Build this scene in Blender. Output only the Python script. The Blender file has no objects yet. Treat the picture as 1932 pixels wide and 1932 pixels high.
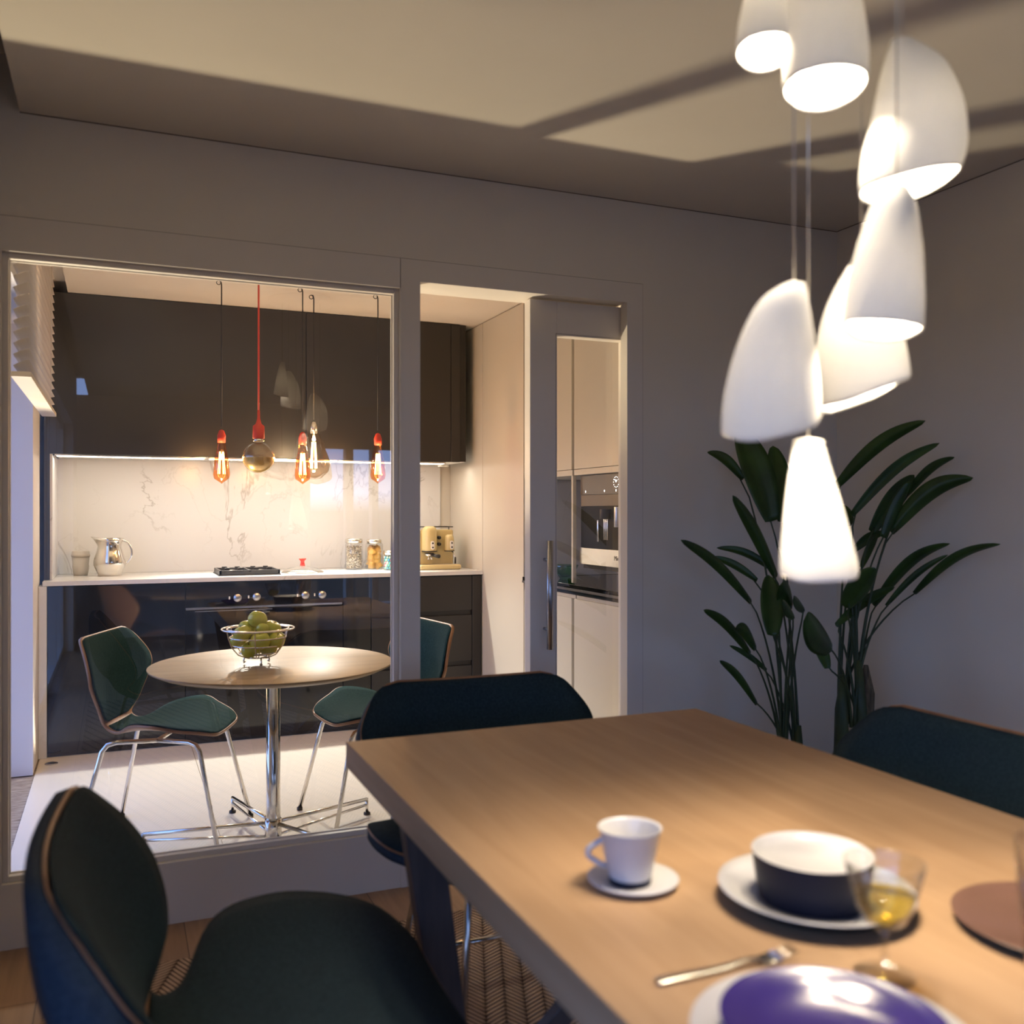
import bpy, bmesh, math, random
from mathutils import Vector, Matrix
random.seed(7)
sc = bpy.context.scene
COL = sc.collection
PI = math.pi
# ------------------------------------------------------------------ camera
YAW = math.radians(22.8); SY, CY = math.sin(YAW), math.cos(YAW)
EYE = 1.257; FP = 1775.0
cam = bpy.data.cameras.new('camera'); cam_o = bpy.data.objects.new('camera', cam); COL.objects.link(cam_o)
cam_o.location = (0, 0, EYE); cam_o.rotation_euler = (PI/2, 0, -YAW)
cam.sensor_width = 36; cam.lens = 36*FP/1932; cam.clip_start = 0.02
cam.dof.use_dof = True; cam.dof.focus_distance = 4.6; cam.dof.aperture_fstop = 2.8
sc.camera = cam_o
# ------------------------------------------------------------------ world, exposure
sc.view_settings.view_transform = 'Standard'; sc.view_settings.look = 'None'
sc.view_settings.gamma = 1; sc.view_settings.use_curve_mapping = False
sc.view_settings.exposure = 0.0
w = bpy.data.worlds.new('dusk'); sc.world = w; w.use_nodes = True
nt = w.node_tree; nt.nodes.clear()
out = nt.nodes.new('ShaderNodeOutputWorld'); bg = nt.nodes.new('ShaderNodeBackground')
tc = nt.nodes.new('ShaderNodeTexCoord'); sx = nt.nodes.new('ShaderNodeSeparateXYZ'); cr = nt.nodes.new('ShaderNodeValToRGB')
nt.links.new(tc.outputs['Generated'], sx.inputs[0]); nt.links.new(sx.outputs['Z'], cr.inputs[0])
e = cr.color_ramp.elements
e[0].position = 0.0; e[0].color = (0.02, 0.03, 0.05, 1); e[1].position = 1; e[1].color = (0.05, 0.12, 0.42, 1)
n = e.new(0.02); n.color = (0.32, 0.48, 0.92, 1); n = e.new(0.35); n.color = (0.15, 0.29, 0.72, 1)
nt.links.new(cr.outputs[0], bg.inputs[0]); bg.inputs[1].default_value = 4.3
nt.links.new(bg.outputs[0], out.inputs[0])
# light powers
P_STRIP = 4.5; P_BULB = 7.5; P_SHADE = 11.0; P_DOWN = 80.0
def area(name, loc, rot, sx_, sy_, power, col):
    l = bpy.data.lights.new(name, 'AREA'); l.shape = 'RECTANGLE'; l.size = sx_; l.size_y = sy_
    l.energy = power; l.color = col
    o = bpy.data.objects.new(name, l); COL.objects.link(o); o.location = loc; o.rotation_euler = rot; return o
WARM = (1.0, 0.80, 0.56)
# LED profile under the wall cabinets (the light of the strip itself)
area('led_strip_light', (0.85, 5.575, 1.545), (0, 0, 0), 2.3, 0.025, P_STRIP, (1.0, 0.95, 0.86))
for xx in (0.66, 1.22):
    l = bpy.data.lights.new('cabinet_spot', 'SPOT'); l.energy = P_DOWN; l.color = (1.0, 0.94, 0.83); l.spot_size = math.radians(102); l.spot_blend = 0.6; l.shadow_soft_size = 0.02
    o = bpy.data.objects.new('cabinet_spot', l); COL.objects.link(o); o.location = (xx, 5.565, 1.54); o.rotation_euler = (math.radians(-27), 0, 0)
def point(name, loc, power, col=WARM, r=0.02, parent=None):
    l = bpy.data.lights.new(name, 'POINT'); l.energy = power; l.color = col; l.shadow_soft_size = r
    o = bpy.data.objects.new(name, l); COL.objects.link(o); o.location = loc
    if parent is not None: o.parent = parent
    return o

# added spot at the kitchen corner, throws the bright patch on the dining ceiling
sl_ = bpy.data.lights.new('ceiling_patch_spot', 'SPOT'); sl_.energy = 740; sl_.color = (1.0, 0.82, 0.56); sl_.spot_size = math.radians(54); sl_.spot_blend = 0.4; sl_.shadow_soft_size = 0.10
slo = bpy.data.objects.new('ceiling_patch_spot', sl_); COL.objects.link(slo); slo.location = (-0.30, 5.22, 0.02)
slo.rotation_euler = Vector((0.375, -0.927, 0.96)).to_track_quat('-Z', 'Y').to_euler()
# ------------------------------------------------------------------ helpers
def at(x, y, Y):                      # photo direction -> point in the plane of depth Y
    u = (x-966)/FP; d = Y/(CY-u*SY); return Vector((d*(SY+u*CY), Y, EYE-(y-966)*d/FP))
class MB:
    def __init__(s): s.v = []; s.f = []; s.sm = []
    def add(s, vs, fs, smooth=True):
        o = len(s.v); s.v += [tuple(p) for p in vs]; s.f += [tuple(i+o for i in f) for f in fs]; s.sm += [smooth]*len(fs); return s
    def box(s, x0, x1, y0, y1, z0, z1):
        v = [(x, y, z) for x in (x0, x1) for y in (y0, y1) for z in (z0, z1)]
        return s.add(v, [(0,1,3,2),(4,6,7,5),(0,4,5,1),(2,3,7,6),(0,2,6,4),(1,5,7,3)], False)
    def prism(s, pts, a, b, axis=2):  # polygon extruded along axis from a to b
        def P(p, h): return {2:(p[0],p[1],h),1:(p[0],h,p[1]),0:(h,p[0],p[1])}[axis]
        n = len(pts); v = [P(p,a) for p in pts]+[P(p,b) for p in pts]
        return s.add(v, [tuple(range(n)), tuple(range(2*n-1, n-1, -1))]+[(i,(i+1)%n,(i+1)%n+n,i+n) for i in range(n)], False)
    def tube(s, pts, r, n=10, closed=False, cap=True):
        pts = [Vector(p) for p in pts]; m = len(pts); rr = r if isinstance(r, (list, tuple)) else [r]*m
        vs = []; up = Vector((0, 0, 1)); prev = None
        for i, p in enumerate(pts):
            a = pts[(i-1) % m] if (closed or i > 0) else p; b = pts[(i+1) % m] if (closed or i < m-1) else p
            t = (b-a).normalized()
            if prev is None:
                ref = up if abs(t.z) < 0.9 else Vector((1, 0, 0)); x = t.cross(ref).normalized()
            else:
                x = (prev-t*prev.dot(t)).normalized()
            prev = x; y = t.cross(x)
            for k in range(n): vs.append(p+(x*math.cos(2*PI*k/n)+y*math.sin(2*PI*k/n))*rr[i])
        fs = []
        for i in range(m if closed else m-1):
            for k in range(n):
                a = i*n+k; b = i*n+(k+1) % n; c = ((i+1) % m)*n+(k+1) % n; d = ((i+1) % m)*n+k; fs.append((a, b, c, d))
        if cap and not closed: fs += [tuple(range(n-1, -1, -1)), tuple(range((m-1)*n, m*n))]
        return s.add(vs, fs)
    def lathe(s, prof, c=(0, 0, 0), n=40, sx_=1, sy_=1):   # prof: (r,z) list; r=0 ends close
        vs = []; fs = []; rows = []
        for r, z in prof:
            if r < 1e-6: rows.append([len(vs)]); vs.append((c[0], c[1], c[2]+z))
            else:
                rows.append(list(range(len(vs), len(vs)+n)))
                vs += [(c[0]+r*math.cos(2*PI*k/n)*sx_, c[1]+r*math.sin(2*PI*k/n)*sy_, c[2]+z) for k in range(n)]
        for a, b in zip(rows, rows[1:]):
            for k in range(n):
                k2 = (k+1) % n
                if len(a) == 1 and len(b) == 1: continue
                if len(a) == 1: fs.append((a[0], b[k2], b[k]))
                elif len(b) == 1: fs.append((a[k], a[k2], b[0]))
                else: fs.append((a[k], a[k2], b[k2], b[k]))
        return s.add(vs, fs)
    def grid(s, P, flip=False):       # P[i][j]
        m, n = len(P), len(P[0]); vs = [p for r in P for p in r]
        fs = [(i*n+j, i*n+j+1, (i+1)*n+j+1, (i+1)*n+j) for i in range(m-1) for j in range(n-1)]
        if flip: fs = [f[::-1] for f in fs]
        return s.add(vs, fs)
    def slab(s, P, Q):                # closed body between two grids
        m, n = len(P), len(P[0]); vs = [p for r in P for p in r]+[p for r in Q for p in r]; o = m*n
        fs = []
        for i in range(m-1):
            for j in range(n-1):
                a, b, c, d = i*n+j, i*n+j+1, (i+1)*n+j+1, (i+1)*n+j
                fs += [(a, b, c, d), (d+o, c+o, b+o, a+o)]
        rim = [(0, j) for j in range(n)]+[(i, n-1) for i in range(1, m)]+[(m-1, j) for j in range(n-2, -1, -1)]+[(i, 0) for i in range(m-2, 0, -1)]
        idx = [i*n+j for i, j in rim]
        for a, b in zip(idx, idx[1:]+idx[:1]): fs.append((b, a, a+o, b+o))
        return s.add(vs, fs)
    def build(s, name, mat, parent=None, bevel=0, loc=None, sub=0):
        me = bpy.data.meshes.new(name); me.from_pydata(s.v, [], s.f)
        bm = bmesh.new(); bm.from_mesh(me); bmesh.ops.recalc_face_normals(bm, faces=bm.faces); bm.to_mesh(me); bm.free()
        me.polygons.foreach_set('use_smooth', s.sm)
        o = bpy.data.objects.new(name, me); COL.objects.link(o)
        if isinstance(mat, (list, tuple)):
            for m in mat: me.materials.append(m)
        else: me.materials.append(mat)
        if parent is not None: o.parent = parent
        if loc is not None: o.location = loc
        if bevel:
            b = o.modifiers.new('bevel', 'BEVEL'); b.width = bevel; b.segments = 3; b.limit_method = 'ANGLE'; b.angle_limit = math.radians(40)
            b.harden_normals = False
        if sub:
            b = o.modifiers.new('sub', 'SUBSURF'); b.levels = sub; b.render_levels = sub
        return o
def tag(o, label, cat=None, group=None):
    o['label'] = label
    if cat: o['category'] = cat
    if group: o['group'] = group
    return o
def thing(name, label, cat, loc=(0, 0, 0), rz=0, group=None):
    o = bpy.data.objects.new(name, None); COL.objects.link(o); o.location = loc; o.rotation_euler = (0, 0, rz)
    return tag(o, label, cat, group)
def struct(o, label=None):
    o['kind'] = 'structure'
    if label: o['label'] = label
    return o
def rbox(name, mat, parent, b, bevel=0.002):
    return MB().box(*b).build(name, mat, parent, bevel)
# ------------------------------------------------------------------ materials
def mat(name, col=(0.8, 0.8, 0.8), rough=0.5, metal=0, spec=0.5, **k):
    m = bpy.data.materials.new(name); m.use_nodes = True; b = m.node_tree.nodes['Principled BSDF']
    b.inputs['Base Color'].default_value = (*col, 1); b.inputs['Roughness'].default_value = rough
    b.inputs['Metallic'].default_value = metal; b.inputs['Specular IOR Level'].default_value = spec
    for a, v in k.items(): b.inputs[a.replace('_', ' ')].default_value = v
    return m
def nodes(m): return m.node_tree.nodes, m.node_tree.links, m.node_tree.nodes['Principled BSDF']
def noisy(m, c1, c2, scale=(1, 1, 1), ns=5, detail=4, lo=0.35, hi=0.65, bump=0, coord='Object', dist=0, bscale=None):
    N, L, b = nodes(m)
    t = N.new('ShaderNodeTexCoord'); mp = N.new('ShaderNodeMapping'); mp.inputs['Scale'].default_value = scale
    nz = N.new('ShaderNodeTexNoise'); nz.inputs['Scale'].default_value = ns; nz.inputs['Detail'].default_value = detail; nz.inputs['Distortion'].default_value = dist
    r = N.new('ShaderNodeValToRGB'); r.color_ramp.elements[0].position = lo; r.color_ramp.elements[1].position = hi
    r.color_ramp.elements[0].color = (*c1, 1); r.color_ramp.elements[1].color = (*c2, 1)
    L.new(t.outputs[coord], mp.inputs[0]); L.new(mp.outputs[0], nz.inputs[0]); L.new(nz.outputs[0], r.inputs[0]); L.new(r.outputs[0], b.inputs['Base Color'])
    if bump:
        bp = N.new('ShaderNodeBump'); bp.inputs['Strength'].default_value = bump; bp.inputs['Distance'].default_value = 0.002
        src = nz
        if bscale:
            src = N.new('ShaderNodeTexNoise'); src.inputs['Scale'].default_value = bscale; L.new(t.outputs[coord], src.inputs[0])
        L.new(src.outputs[0], bp.inputs['Height']); L.new(bp.outputs[0], b.inputs['Normal'])
    return m
M = {}
M['paint'] = noisy(mat('wall_paint', rough=0.75), (0.76, 0.71, 0.62), (0.78, 0.73, 0.64), ns=3)
M['ceil'] = noisy(mat('ceiling_paint', rough=0.85), (0.66, 0.61, 0.52), (0.68, 0.63, 0.54), ns=3)
M['trim'] = noisy(mat('trim_paint', rough=0.45), (0.75, 0.70, 0.63), (0.77, 0.72, 0.65), ns=3)
M['cream'] = noisy(mat('cream_lacquer', rough=0.4), (0.58, 0.54, 0.46), (0.59, 0.55, 0.47), ns=2)
M['gap'] = noisy(mat('shadow_gap', rough=0.6), (0.20, 0.16, 0.12), (0.22, 0.18, 0.13), ns=4)
M['dark'] = noisy(mat('dark_cabinet', rough=0.32), (0.020, 0.018, 0.016), (0.024, 0.021, 0.019), ns=2)
M['darkm'] = noisy(mat('dark_matt_cabinet', rough=0.45), (0.017, 0.015, 0.013), (0.021, 0.018, 0.016), ns=2)
M['black'] = noisy(mat('black_iron', rough=0.45), (0.012, 0.011, 0.010), (0.03, 0.027, 0.024), ns=20)
M['bglass'] = noisy(mat('black_glass', rough=0.06), (0.006, 0.006, 0.007), (0.008, 0.008, 0.009), ns=3)
M['chrome'] = noisy(mat('chrome', rough=0.12, metal=1), (0.72, 0.69, 0.64), (0.76, 0.73, 0.68), ns=3)
M['steel'] = noisy(mat('brushed_steel', rough=0.3, metal=1), (0.42, 0.42, 0.44), (0.52, 0.52, 0.54), scale=(1, 1, 30), ns=20)
M['tile'] = noisy(mat('floor_tile', rough=0.22), (0.76, 0.73, 0.66), (0.79, 0.76, 0.69), ns=2)
M['red'] = noisy(mat('red_silicone', rough=0.5), (0.62, 0.05, 0.025), (0.68, 0.06, 0.03), ns=5)
M['porc'] = noisy(mat('white_porcelain', rough=0.25), (0.56, 0.55, 0.56), (0.59, 0.58, 0.59), ns=4)
M['navy'] = noisy(mat('navy_glaze', rough=0.5, spec=0.2), (0.010, 0.012, 0.024), (0.014, 0.016, 0.030), ns=6)
M['cobalt'] = noisy(mat('cobalt_glaze', rough=0.16), (0.035, 0.022, 0.16), (0.05, 0.03, 0.20), ns=5)
M['taupe'] = noisy(mat('taupe_glaze', rough=0.3), (0.16, 0.085, 0.06), (0.19, 0.10, 0.075), ns=5)
M['enamel'] = noisy(mat('cream_enamel', rough=0.25), (0.56, 0.45, 0.21), (0.58, 0.47, 0.23), ns=3)
M['cushion'] = noisy(mat('teal_fabric', rough=0.9, spec=0.15), (0.009, 0.020, 0.026), (0.016, 0.033, 0.042), ns=160, bump=0.3)
M['backshell'] = noisy(mat('skylit_blue_fabric', rough=0.85, spec=0.15), (0.024, 0.040, 0.062), (0.036, 0.058, 0.085), ns=150, bump=0.3)  # rear shell fabric, blue sky light falling on it put into the colour
M['cushionk'] = noisy(mat('green_teal_fabric', rough=0.9, spec=0.05), (0.010, 0.034, 0.037), (0.018, 0.050, 0.054), ns=150, bump=0.3)
M['edge'] = noisy(mat('walnut_edge', rough=0.45), (0.26, 0.12, 0.055), (0.36, 0.18, 0.085), scale=(1, 1, 1), ns=9, dist=1)
M['tabletop'] = noisy(mat('beech_table', rough=0.5), (0.37, 0.225, 0.120), (0.45, 0.29, 0.165), scale=(9, 0.7, 9), ns=3.2, detail=8, dist=0.6, lo=0.3, hi=0.75)
M['ktop'] = noisy(mat('light_oak', rough=0.42), (0.36, 0.24, 0.11), (0.44, 0.30, 0.145), scale=(1.0, 9, 9), ns=3, detail=8, dist=0.5)
M['tableleg'] = noisy(mat('dark_stained_wood', rough=0.45), (0.06, 0.04, 0.035), (0.10, 0.065, 0.05), scale=(8, 8, 1), ns=5)
M['slat'] = noisy(mat('blind_slat', rough=0.35), (0.58, 0.53, 0.49), (0.62, 0.57, 0.53), ns=3)
M['reveal'] = noisy(mat('reveal_paint', rough=0.5), (0.66, 0.64, 0.66), (0.68, 0.66, 0.68), ns=3)
M['leaf'] = noisy(mat('leaf_green', rough=0.4, spec=0.4), (0.012, 0.036, 0.006), (0.034, 0.085, 0.012), scale=(1, 1, 1), ns=8)
M['stem'] = noisy(mat('stem_green', rough=0.5), (0.020, 0.040, 0.015), (0.035, 0.06, 0.022), ns=12)
M['bark'] = noisy(mat('fibre_bark', rough=0.9), (0.05, 0.04, 0.025), (0.16, 0.13, 0.08), scale=(6, 6, 1), ns=14)
M['apple'] = noisy(mat('apple_skin', rough=0.25), (0.42, 0.46, 0.04), (0.60, 0.56, 0.09), ns=6)
M['cup'] = noisy(mat('ribbed_cup', rough=0.6), (0.50, 0.46, 0.40), (0.54, 0.50, 0.44), ns=6)
M['knobred'] = noisy(mat('ruby_knob', rough=0.15), (0.45, 0.03, 0.02), (0.55, 0.05, 0.03), ns=6)
M['white'] = noisy(mat('white_plastic', rough=0.3), (0.75, 0.73, 0.68), (0.78, 0.76, 0.71), ns=4)
M['silver'] = noisy(mat('pale_metal', rough=0.22, metal=1), (0.78, 0.74, 0.66), (0.82, 0.78, 0.70), ns=4)
M['deck'] = noisy(mat('decking', rough=0.6), (0.16, 0.12, 0.09), (0.42, 0.36, 0.30), scale=(3, 14, 3), ns=6, detail=6)

M['displaypanel'] = noisy(mat('dark_display', rough=0.12), (0.15, 0.12, 0.09), (0.17, 0.135, 0.10), ns=3)
M['bay'] = noisy(mat('matt_black', rough=0.5, spec=0.1), (0.006, 0.006, 0.006), (0.009, 0.009, 0.009), ns=5)
def thin_glass(name, tint=(1, 1, 1), boost=1.0, ior=1.5, extra=0.0):
    m = bpy.data.materials.new(name); m.use_nodes = True; N = m.node_tree.nodes; L = m.node_tree.links; N.clear()
    o = N.new('ShaderNodeOutputMaterial'); mx = N.new('ShaderNodeMixShader'); t = N.new('ShaderNodeBsdfTransparent'); g = N.new('ShaderNodeBsdfGlossy')
    t.inputs[0].default_value = (*tint, 1); g.inputs['Roughness'].default_value = 0.0
    f0 = ((ior-1)/(ior+1))**2*boost+extra
    lw_ = N.new('ShaderNodeLayerWeight'); lw_.inputs[0].default_value = 0.5
    pw = N.new('ShaderNodeMath'); pw.operation = 'POWER'; pw.inputs[1].default_value = 5; L.new(lw_.outputs['Facing'], pw.inputs[0])
    ma = N.new('ShaderNodeMath'); ma.operation = 'MULTIPLY_ADD'; ma.inputs[1].default_value = 1-f0; ma.inputs[2].default_value = f0; ma.use_clamp = True
    L.new(pw.outputs[0], ma.inputs[0]); L.new(ma.outputs[0], mx.inputs[0]); L.new(t.outputs[0], mx.inputs[1]); L.new(g.outputs[0], mx.inputs[2]); L.new(mx.outputs[0], o.inputs[0])
    return m
M['pane'] = thin_glass('window_glass', (0.97, 0.98, 0.97), 3.2)
M['glass'] = thin_glass('drinking_glass', (0.93, 0.93, 0.92), 1.3, 1.5, 0.03)
M['bulbclear'] = thin_glass('clear_bulb_glass', (0.88, 0.86, 0.82), 1.6, 1.5, 0.04)
M['bulbamber'] = thin_glass('amber_bulb_glass', (1.0, 0.60, 0.30), 1.2, 1.5, 0.02)
M['bulbsmoke'] = thin_glass('smoked_bulb_glass', (0.80, 0.68, 0.55), 1.6, 1.5, 0.04)
M['wine'] = thin_glass('white_wine', (0.90, 0.76, 0.30), 1.0, 1.33)
M['gold'] = noisy(mat('gold_mirror', rough=0.3, metal=0.7), (0.80, 0.54, 0.18), (0.86, 0.58, 0.20), ns=3)
def emit(name, col, s):
    m = bpy.data.materials.new(name); m.use_nodes = True; N = m.node_tree.nodes; N.clear()
    o = N.new('ShaderNodeOutputMaterial'); e_ = N.new('ShaderNodeEmission'); e_.inputs[0].default_value = (*col, 1); e_.inputs[1].default_value = s
    m.node_tree.links.new(e_.outputs[0], o.inputs[0]); return m
M['led'] = emit('led_glow', (1, 0.85, 0.66), 12)
M['filament'] = emit('filament_glow', (1, 0.62, 0.22), 60)
M['lampglow'] = emit('lamp_glow', (1, 0.80, 0.50), 25)
M['display'] = emit('display_glow', (1, 1, 1), 3)
def shade_mat():
    m = bpy.data.materials.new('bone_china_shade'); m.use_nodes = True; N = m.node_tree.nodes; L = m.node_tree.links; N.clear()
    o = N.new('ShaderNodeOutputMaterial'); d = N.new('ShaderNodeBsdfDiffuse'); t = N.new('ShaderNodeBsdfTranslucent'); mx = N.new('ShaderNodeMixShader')
    nz = N.new('ShaderNodeTexNoise'); nz.inputs['Scale'].default_value = 6; r = N.new('ShaderNodeValToRGB')
    r.color_ramp.elements[0].color = (0.80, 0.79, 0.77, 1); r.color_ramp.elements[1].color = (0.84, 0.83, 0.81, 1)
    L.new(nz.outputs[0], r.inputs[0]); L.new(r.outputs[0], d.inputs[0]); L.new(r.outputs[0], t.inputs[0])
    mx.inputs[0].default_value = 0.18; L.new(d.outputs[0], mx.inputs[1]); L.new(t.outputs[0], mx.inputs[2]); L.new(mx.outputs[0], o.inputs[0]); return m
M['shade'] = shade_mat()
def marble():
    m = mat('veined_marble', rough=0.22); N, L, b = nodes(m)
    t = N.new('ShaderNodeTexCoord'); mp = N.new('ShaderNodeMapping'); mp.inputs['Rotation'].default_value = (0.3, 0.5, 0.2); mp.inputs['Scale'].default_value = (1, 1, 0.8)
    L.new(t.outputs['Object'], mp.inputs[0])
    def vein(s, wdt, dist, off):
        a = N.new('ShaderNodeTexNoise'); a.inputs['Scale'].default_value = s; a.inputs['Detail'].default_value = 7; a.inputs['Distortion'].default_value = dist; a.inputs['Roughness'].default_value = 0.55
        m2 = N.new('ShaderNodeMapping'); m2.inputs['Location'].default_value = (off, off, off); L.new(mp.outputs[0], m2.inputs[0]); L.new(m2.outputs[0], a.inputs[0])
        s1 = N.new('ShaderNodeMath'); s1.operation = 'SUBTRACT'; s1.inputs[1].default_value = 0.5; L.new(a.outputs[0], s1.inputs[0])
        ab = N.new('ShaderNodeMath'); ab.operation = 'ABSOLUTE'; L.new(s1.outputs[0], ab.inputs[0])
        r = N.new('ShaderNodeMapRange'); r.inputs[1].default_value = 0; r.inputs[2].default_value = wdt; r.inputs[3].default_value = 1; r.inputs[4].default_value = 0; L.new(ab.outputs[0], r.inputs[0])
        return r
    v1 = vein(1.5, 0.009, 0.8, 3.1); v2 = vein(3.4, 0.010, 0.5, 7.7)
    msk = N.new('ShaderNodeTexNoise'); msk.inputs['Scale'].default_value = 2.2; L.new(mp.outputs[0], msk.inputs[0])
    mr = N.new('ShaderNodeMapRange'); mr.inputs[1].default_value = 0.44; mr.inputs[2].default_value = 0.62; L.new(msk.outputs[0], mr.inputs[0])
    mu = N.new('ShaderNodeMath'); mu.operation = 'MULTIPLY'; L.new(v1.outputs[0], mu.inputs[0]); L.new(mr.outputs[0], mu.inputs[1])
    mu2 = N.new('ShaderNodeMath'); mu2.operation = 'MULTIPLY'; mu2.inputs[1].default_value = 0.35; L.new(v2.outputs[0], mu2.inputs[0])
    mu3 = N.new('ShaderNodeMath'); mu3.operation = 'MULTIPLY'; L.new(mu2.outputs[0], mu3.inputs[0]); L.new(mr.outputs[0], mu3.inputs[1])
    ad = N.new('ShaderNodeMath'); ad.operation = 'ADD'; ad.use_clamp = True; L.new(mu.outputs[0], ad.inputs[0]); L.new(mu3.outputs[0], ad.inputs[1])
    mx = N.new('ShaderNodeMix'); mx.data_type = 'RGBA'; L.new(ad.outputs[0], mx.inputs[0]); mx.inputs[6].default_value = (0.64, 0.635, 0.625, 1); mx.inputs[7].default_value = (0.40, 0.385, 0.36, 1)
    L.new(mx.outputs[2], b.inputs['Base Color']); return m
M['marble'] = marble()
def rug():
    m = mat('jute_herringbone', rough=0.95, spec=0.1); N, L, b = nodes(m)
    t = N.new('ShaderNodeTexCoord'); mp = N.new('ShaderNodeMapping'); mp.inputs['Rotation'].default_value = (0, 0, math.radians(20)); L.new(t.outputs['Object'], mp.inputs[0])
    s = N.new('ShaderNodeSeparateXYZ'); L.new(mp.outputs[0], s.inputs[0])
    def op(o, a, bb=None, c=None):
        q = N.new('ShaderNodeMath'); q.operation = o
        for i, x in enumerate((a, bb, c)):
            if x is None: continue
            if isinstance(x, (int, float)): q.inputs[i].default_value = x
            else: L.new(x, q.inputs[i])
        return q.outputs[0]
    col = 0.05
    zz = op('PINGPONG', s.outputs['X'], col)                   # 0..col zigzag
    v = op('ADD', s.outputs['Y'], op('MULTIPLY', zz, 1.0))
    st = op('FRACT', op('DIVIDE', v, 0.019))
    ridge = op('SINE', op('MULTIPLY', st, PI))
    c2 = op('SINE', op('MULTIPLY', op('FRACT', op('DIVIDE', s.outputs['X'], col)), PI))
    c2 = op('POWER', op('ABSOLUTE', c2), 0.25)
    fine = op('ABSOLUTE', op('SINE', op('MULTIPLY', s.outputs['X'], 520)))
    h = op('MULTIPLY', op('MULTIPLY', op('POWER', op('MAXIMUM', ridge, 0.0), 0.6), c2), op('MULTIPLY_ADD', fine, 0.25, 0.75))
    r = N.new('ShaderNodeValToRGB'); L.new(h, r.inputs[0]); r.color_ramp.elements[0].position = 0.25; r.color_ramp.elements[0].color = (0.07, 0.04, 0.025, 1)
    r.color_ramp.elements[1].position = 0.8; r.color_ramp.elements[1].color = (0.60, 0.42, 0.28, 1)
    L.new(r.outputs[0], b.inputs['Base Color'])
    bp = N.new('ShaderNodeBump'); bp.inputs['Strength'].default_value = 1; bp.inputs['Distance'].default_value = 0.006; L.new(h, bp.inputs['Height']); L.new(bp.outputs[0], b.inputs['Normal'])
    return m
M['rug'] = rug()
def planks():
    m = mat('oak_planks', rough=0.45); N, L, b = nodes(m)
    t = N.new('ShaderNodeTexCoord'); mp = N.new('ShaderNodeMapping'); mp.inputs['Rotation'].default_value = (0, 0, PI/2); L.new(t.outputs['Object'], mp.inputs[0])
    br = N.new('ShaderNodeTexBrick'); br.inputs['Scale'].default_value = 1; br.inputs['Brick Width'].default_value = 1.8; br.inputs['Row Height'].default_value = 0.19; br.inputs['Mortar Size'].default_value = 0.0015
    br.inputs['Color1'].default_value = (0.40, 0.24, 0.13, 1); br.inputs['Color2'].default_value = (0.50, 0.31, 0.18, 1); br.inputs['Mortar'].default_value = (0.12, 0.07, 0.04, 1)
    L.new(mp.outputs[0], br.inputs[0])
    nz = N.new('ShaderNodeTexNoise'); nz.inputs['Scale'].default_value = 4; nz.inputs['Detail'].default_value = 8; m2 = N.new('ShaderNodeMapping'); m2.inputs['Scale'].default_value = (12, 0.8, 1)
    L.new(t.outputs['Object'], m2.inputs[0]); L.new(m2.outputs[0], nz.inputs[0])
    mx = N.new('ShaderNodeMix'); mx.data_type = 'RGBA'; mx.blend_type = 'MULTIPLY'; mx.inputs[0].default_value = 0.6
    r = N.new('ShaderNodeValToRGB'); r.color_ramp.elements[0].color = (0.6, 0.6, 0.6, 1); r.color_ramp.elements[0].position = 0.3; r.color_ramp.elements[1].position = 0.7
    L.new(nz.outputs[0], r.inputs[0]); L.new(br.outputs[0], mx.inputs[6]); L.new(r.outputs[0], mx.inputs[7]); L.new(mx.outputs[2], b.inputs['Base Color']); return m
M['planks'] = planks()

# ================================================================== the setting
YP, YK = 3.048, 3.205          # partition: dining face, kitchen face
ZC = 2.41; XL, XR = -0.36, 2.73; XKR = 2.053; YB = -4.0; XF = 4.3
struct(MB().box(XL-0.02, XF, YB, YP+0.06, -0.1, 0).build('floor', M['planks']), 'light oak plank floor of the dining room')
struct(MB().box(XL, XKR+0.7, YP+0.06, 6.0, -0.1, 0.0).build('floor', M['tile']), 'pale glossy tile floor of the kitchen')
struct(MB().box(0.369, 0.3715, YP+0.2, 5.37, 0, 0.0006).build('trim_1', M['gap']), 'thin dark joint line in the kitchen tiles')
struct(MB().box(-0.257, XF, YB, YP+0.02, ZC, ZC+0.1).box(XL-0.2, -0.257, YB, YP+0.02, ZC+0.16, ZC+0.26).box(-0.257, -0.25, YB, YP, ZC+0.1, ZC+0.17).build('ceiling', M['ceil']), 'flat ceiling of the dining room with a raised strip over the windows')
struct(MB().box(-0.235, XKR+0.7, YK-0.1, 6.0, ZC, ZC+0.1).box(XL-0.3, -0.235, YK-0.1, 6.0, ZC+0.06, ZC+0.15).build('ceiling', M['ceil']), 'flat ceiling of the kitchen')
# partition wall: openings  pane (-0.303..0.875, 0.189..2.006)   door (0.944..1.742, 0..2.033)
PX0, PX1, PZ0, PZ1 = -0.304, 0.875, 0.188, 2.006
DX0, DX1, DZ1 = 0.944, 1.742, 2.033
wb = MB()
wb.box(XL-0.2, XF, YP, YK, PZ1+0.1, ZC+0.3)
YPK = 3.100
wb.box(XL-0.2, PX0, YP, YPK, 0, PZ1+0.1)
wb.box(PX0, PX1, YP, YPK, 0, PZ0)
wb.box(PX0, PX1, YP, YPK, PZ1, PZ1+0.1)
wb.box(PX1, DX0, YP, YPK, 0, PZ1+0.1)
wb.box(DX0, DX1, YP, YK, DZ1, PZ1+0.1)
wb.box(DX1, XF, YP, YP+0.045, 0, PZ1+0.1)
wb.box(1.795, XF, YP+0.045, YK, 0, PZ1+0.1)
struct(wb.build('wall_front', M['paint']), 'painted partition wall with a glazed opening and a doorway to the kitchen')
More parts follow.
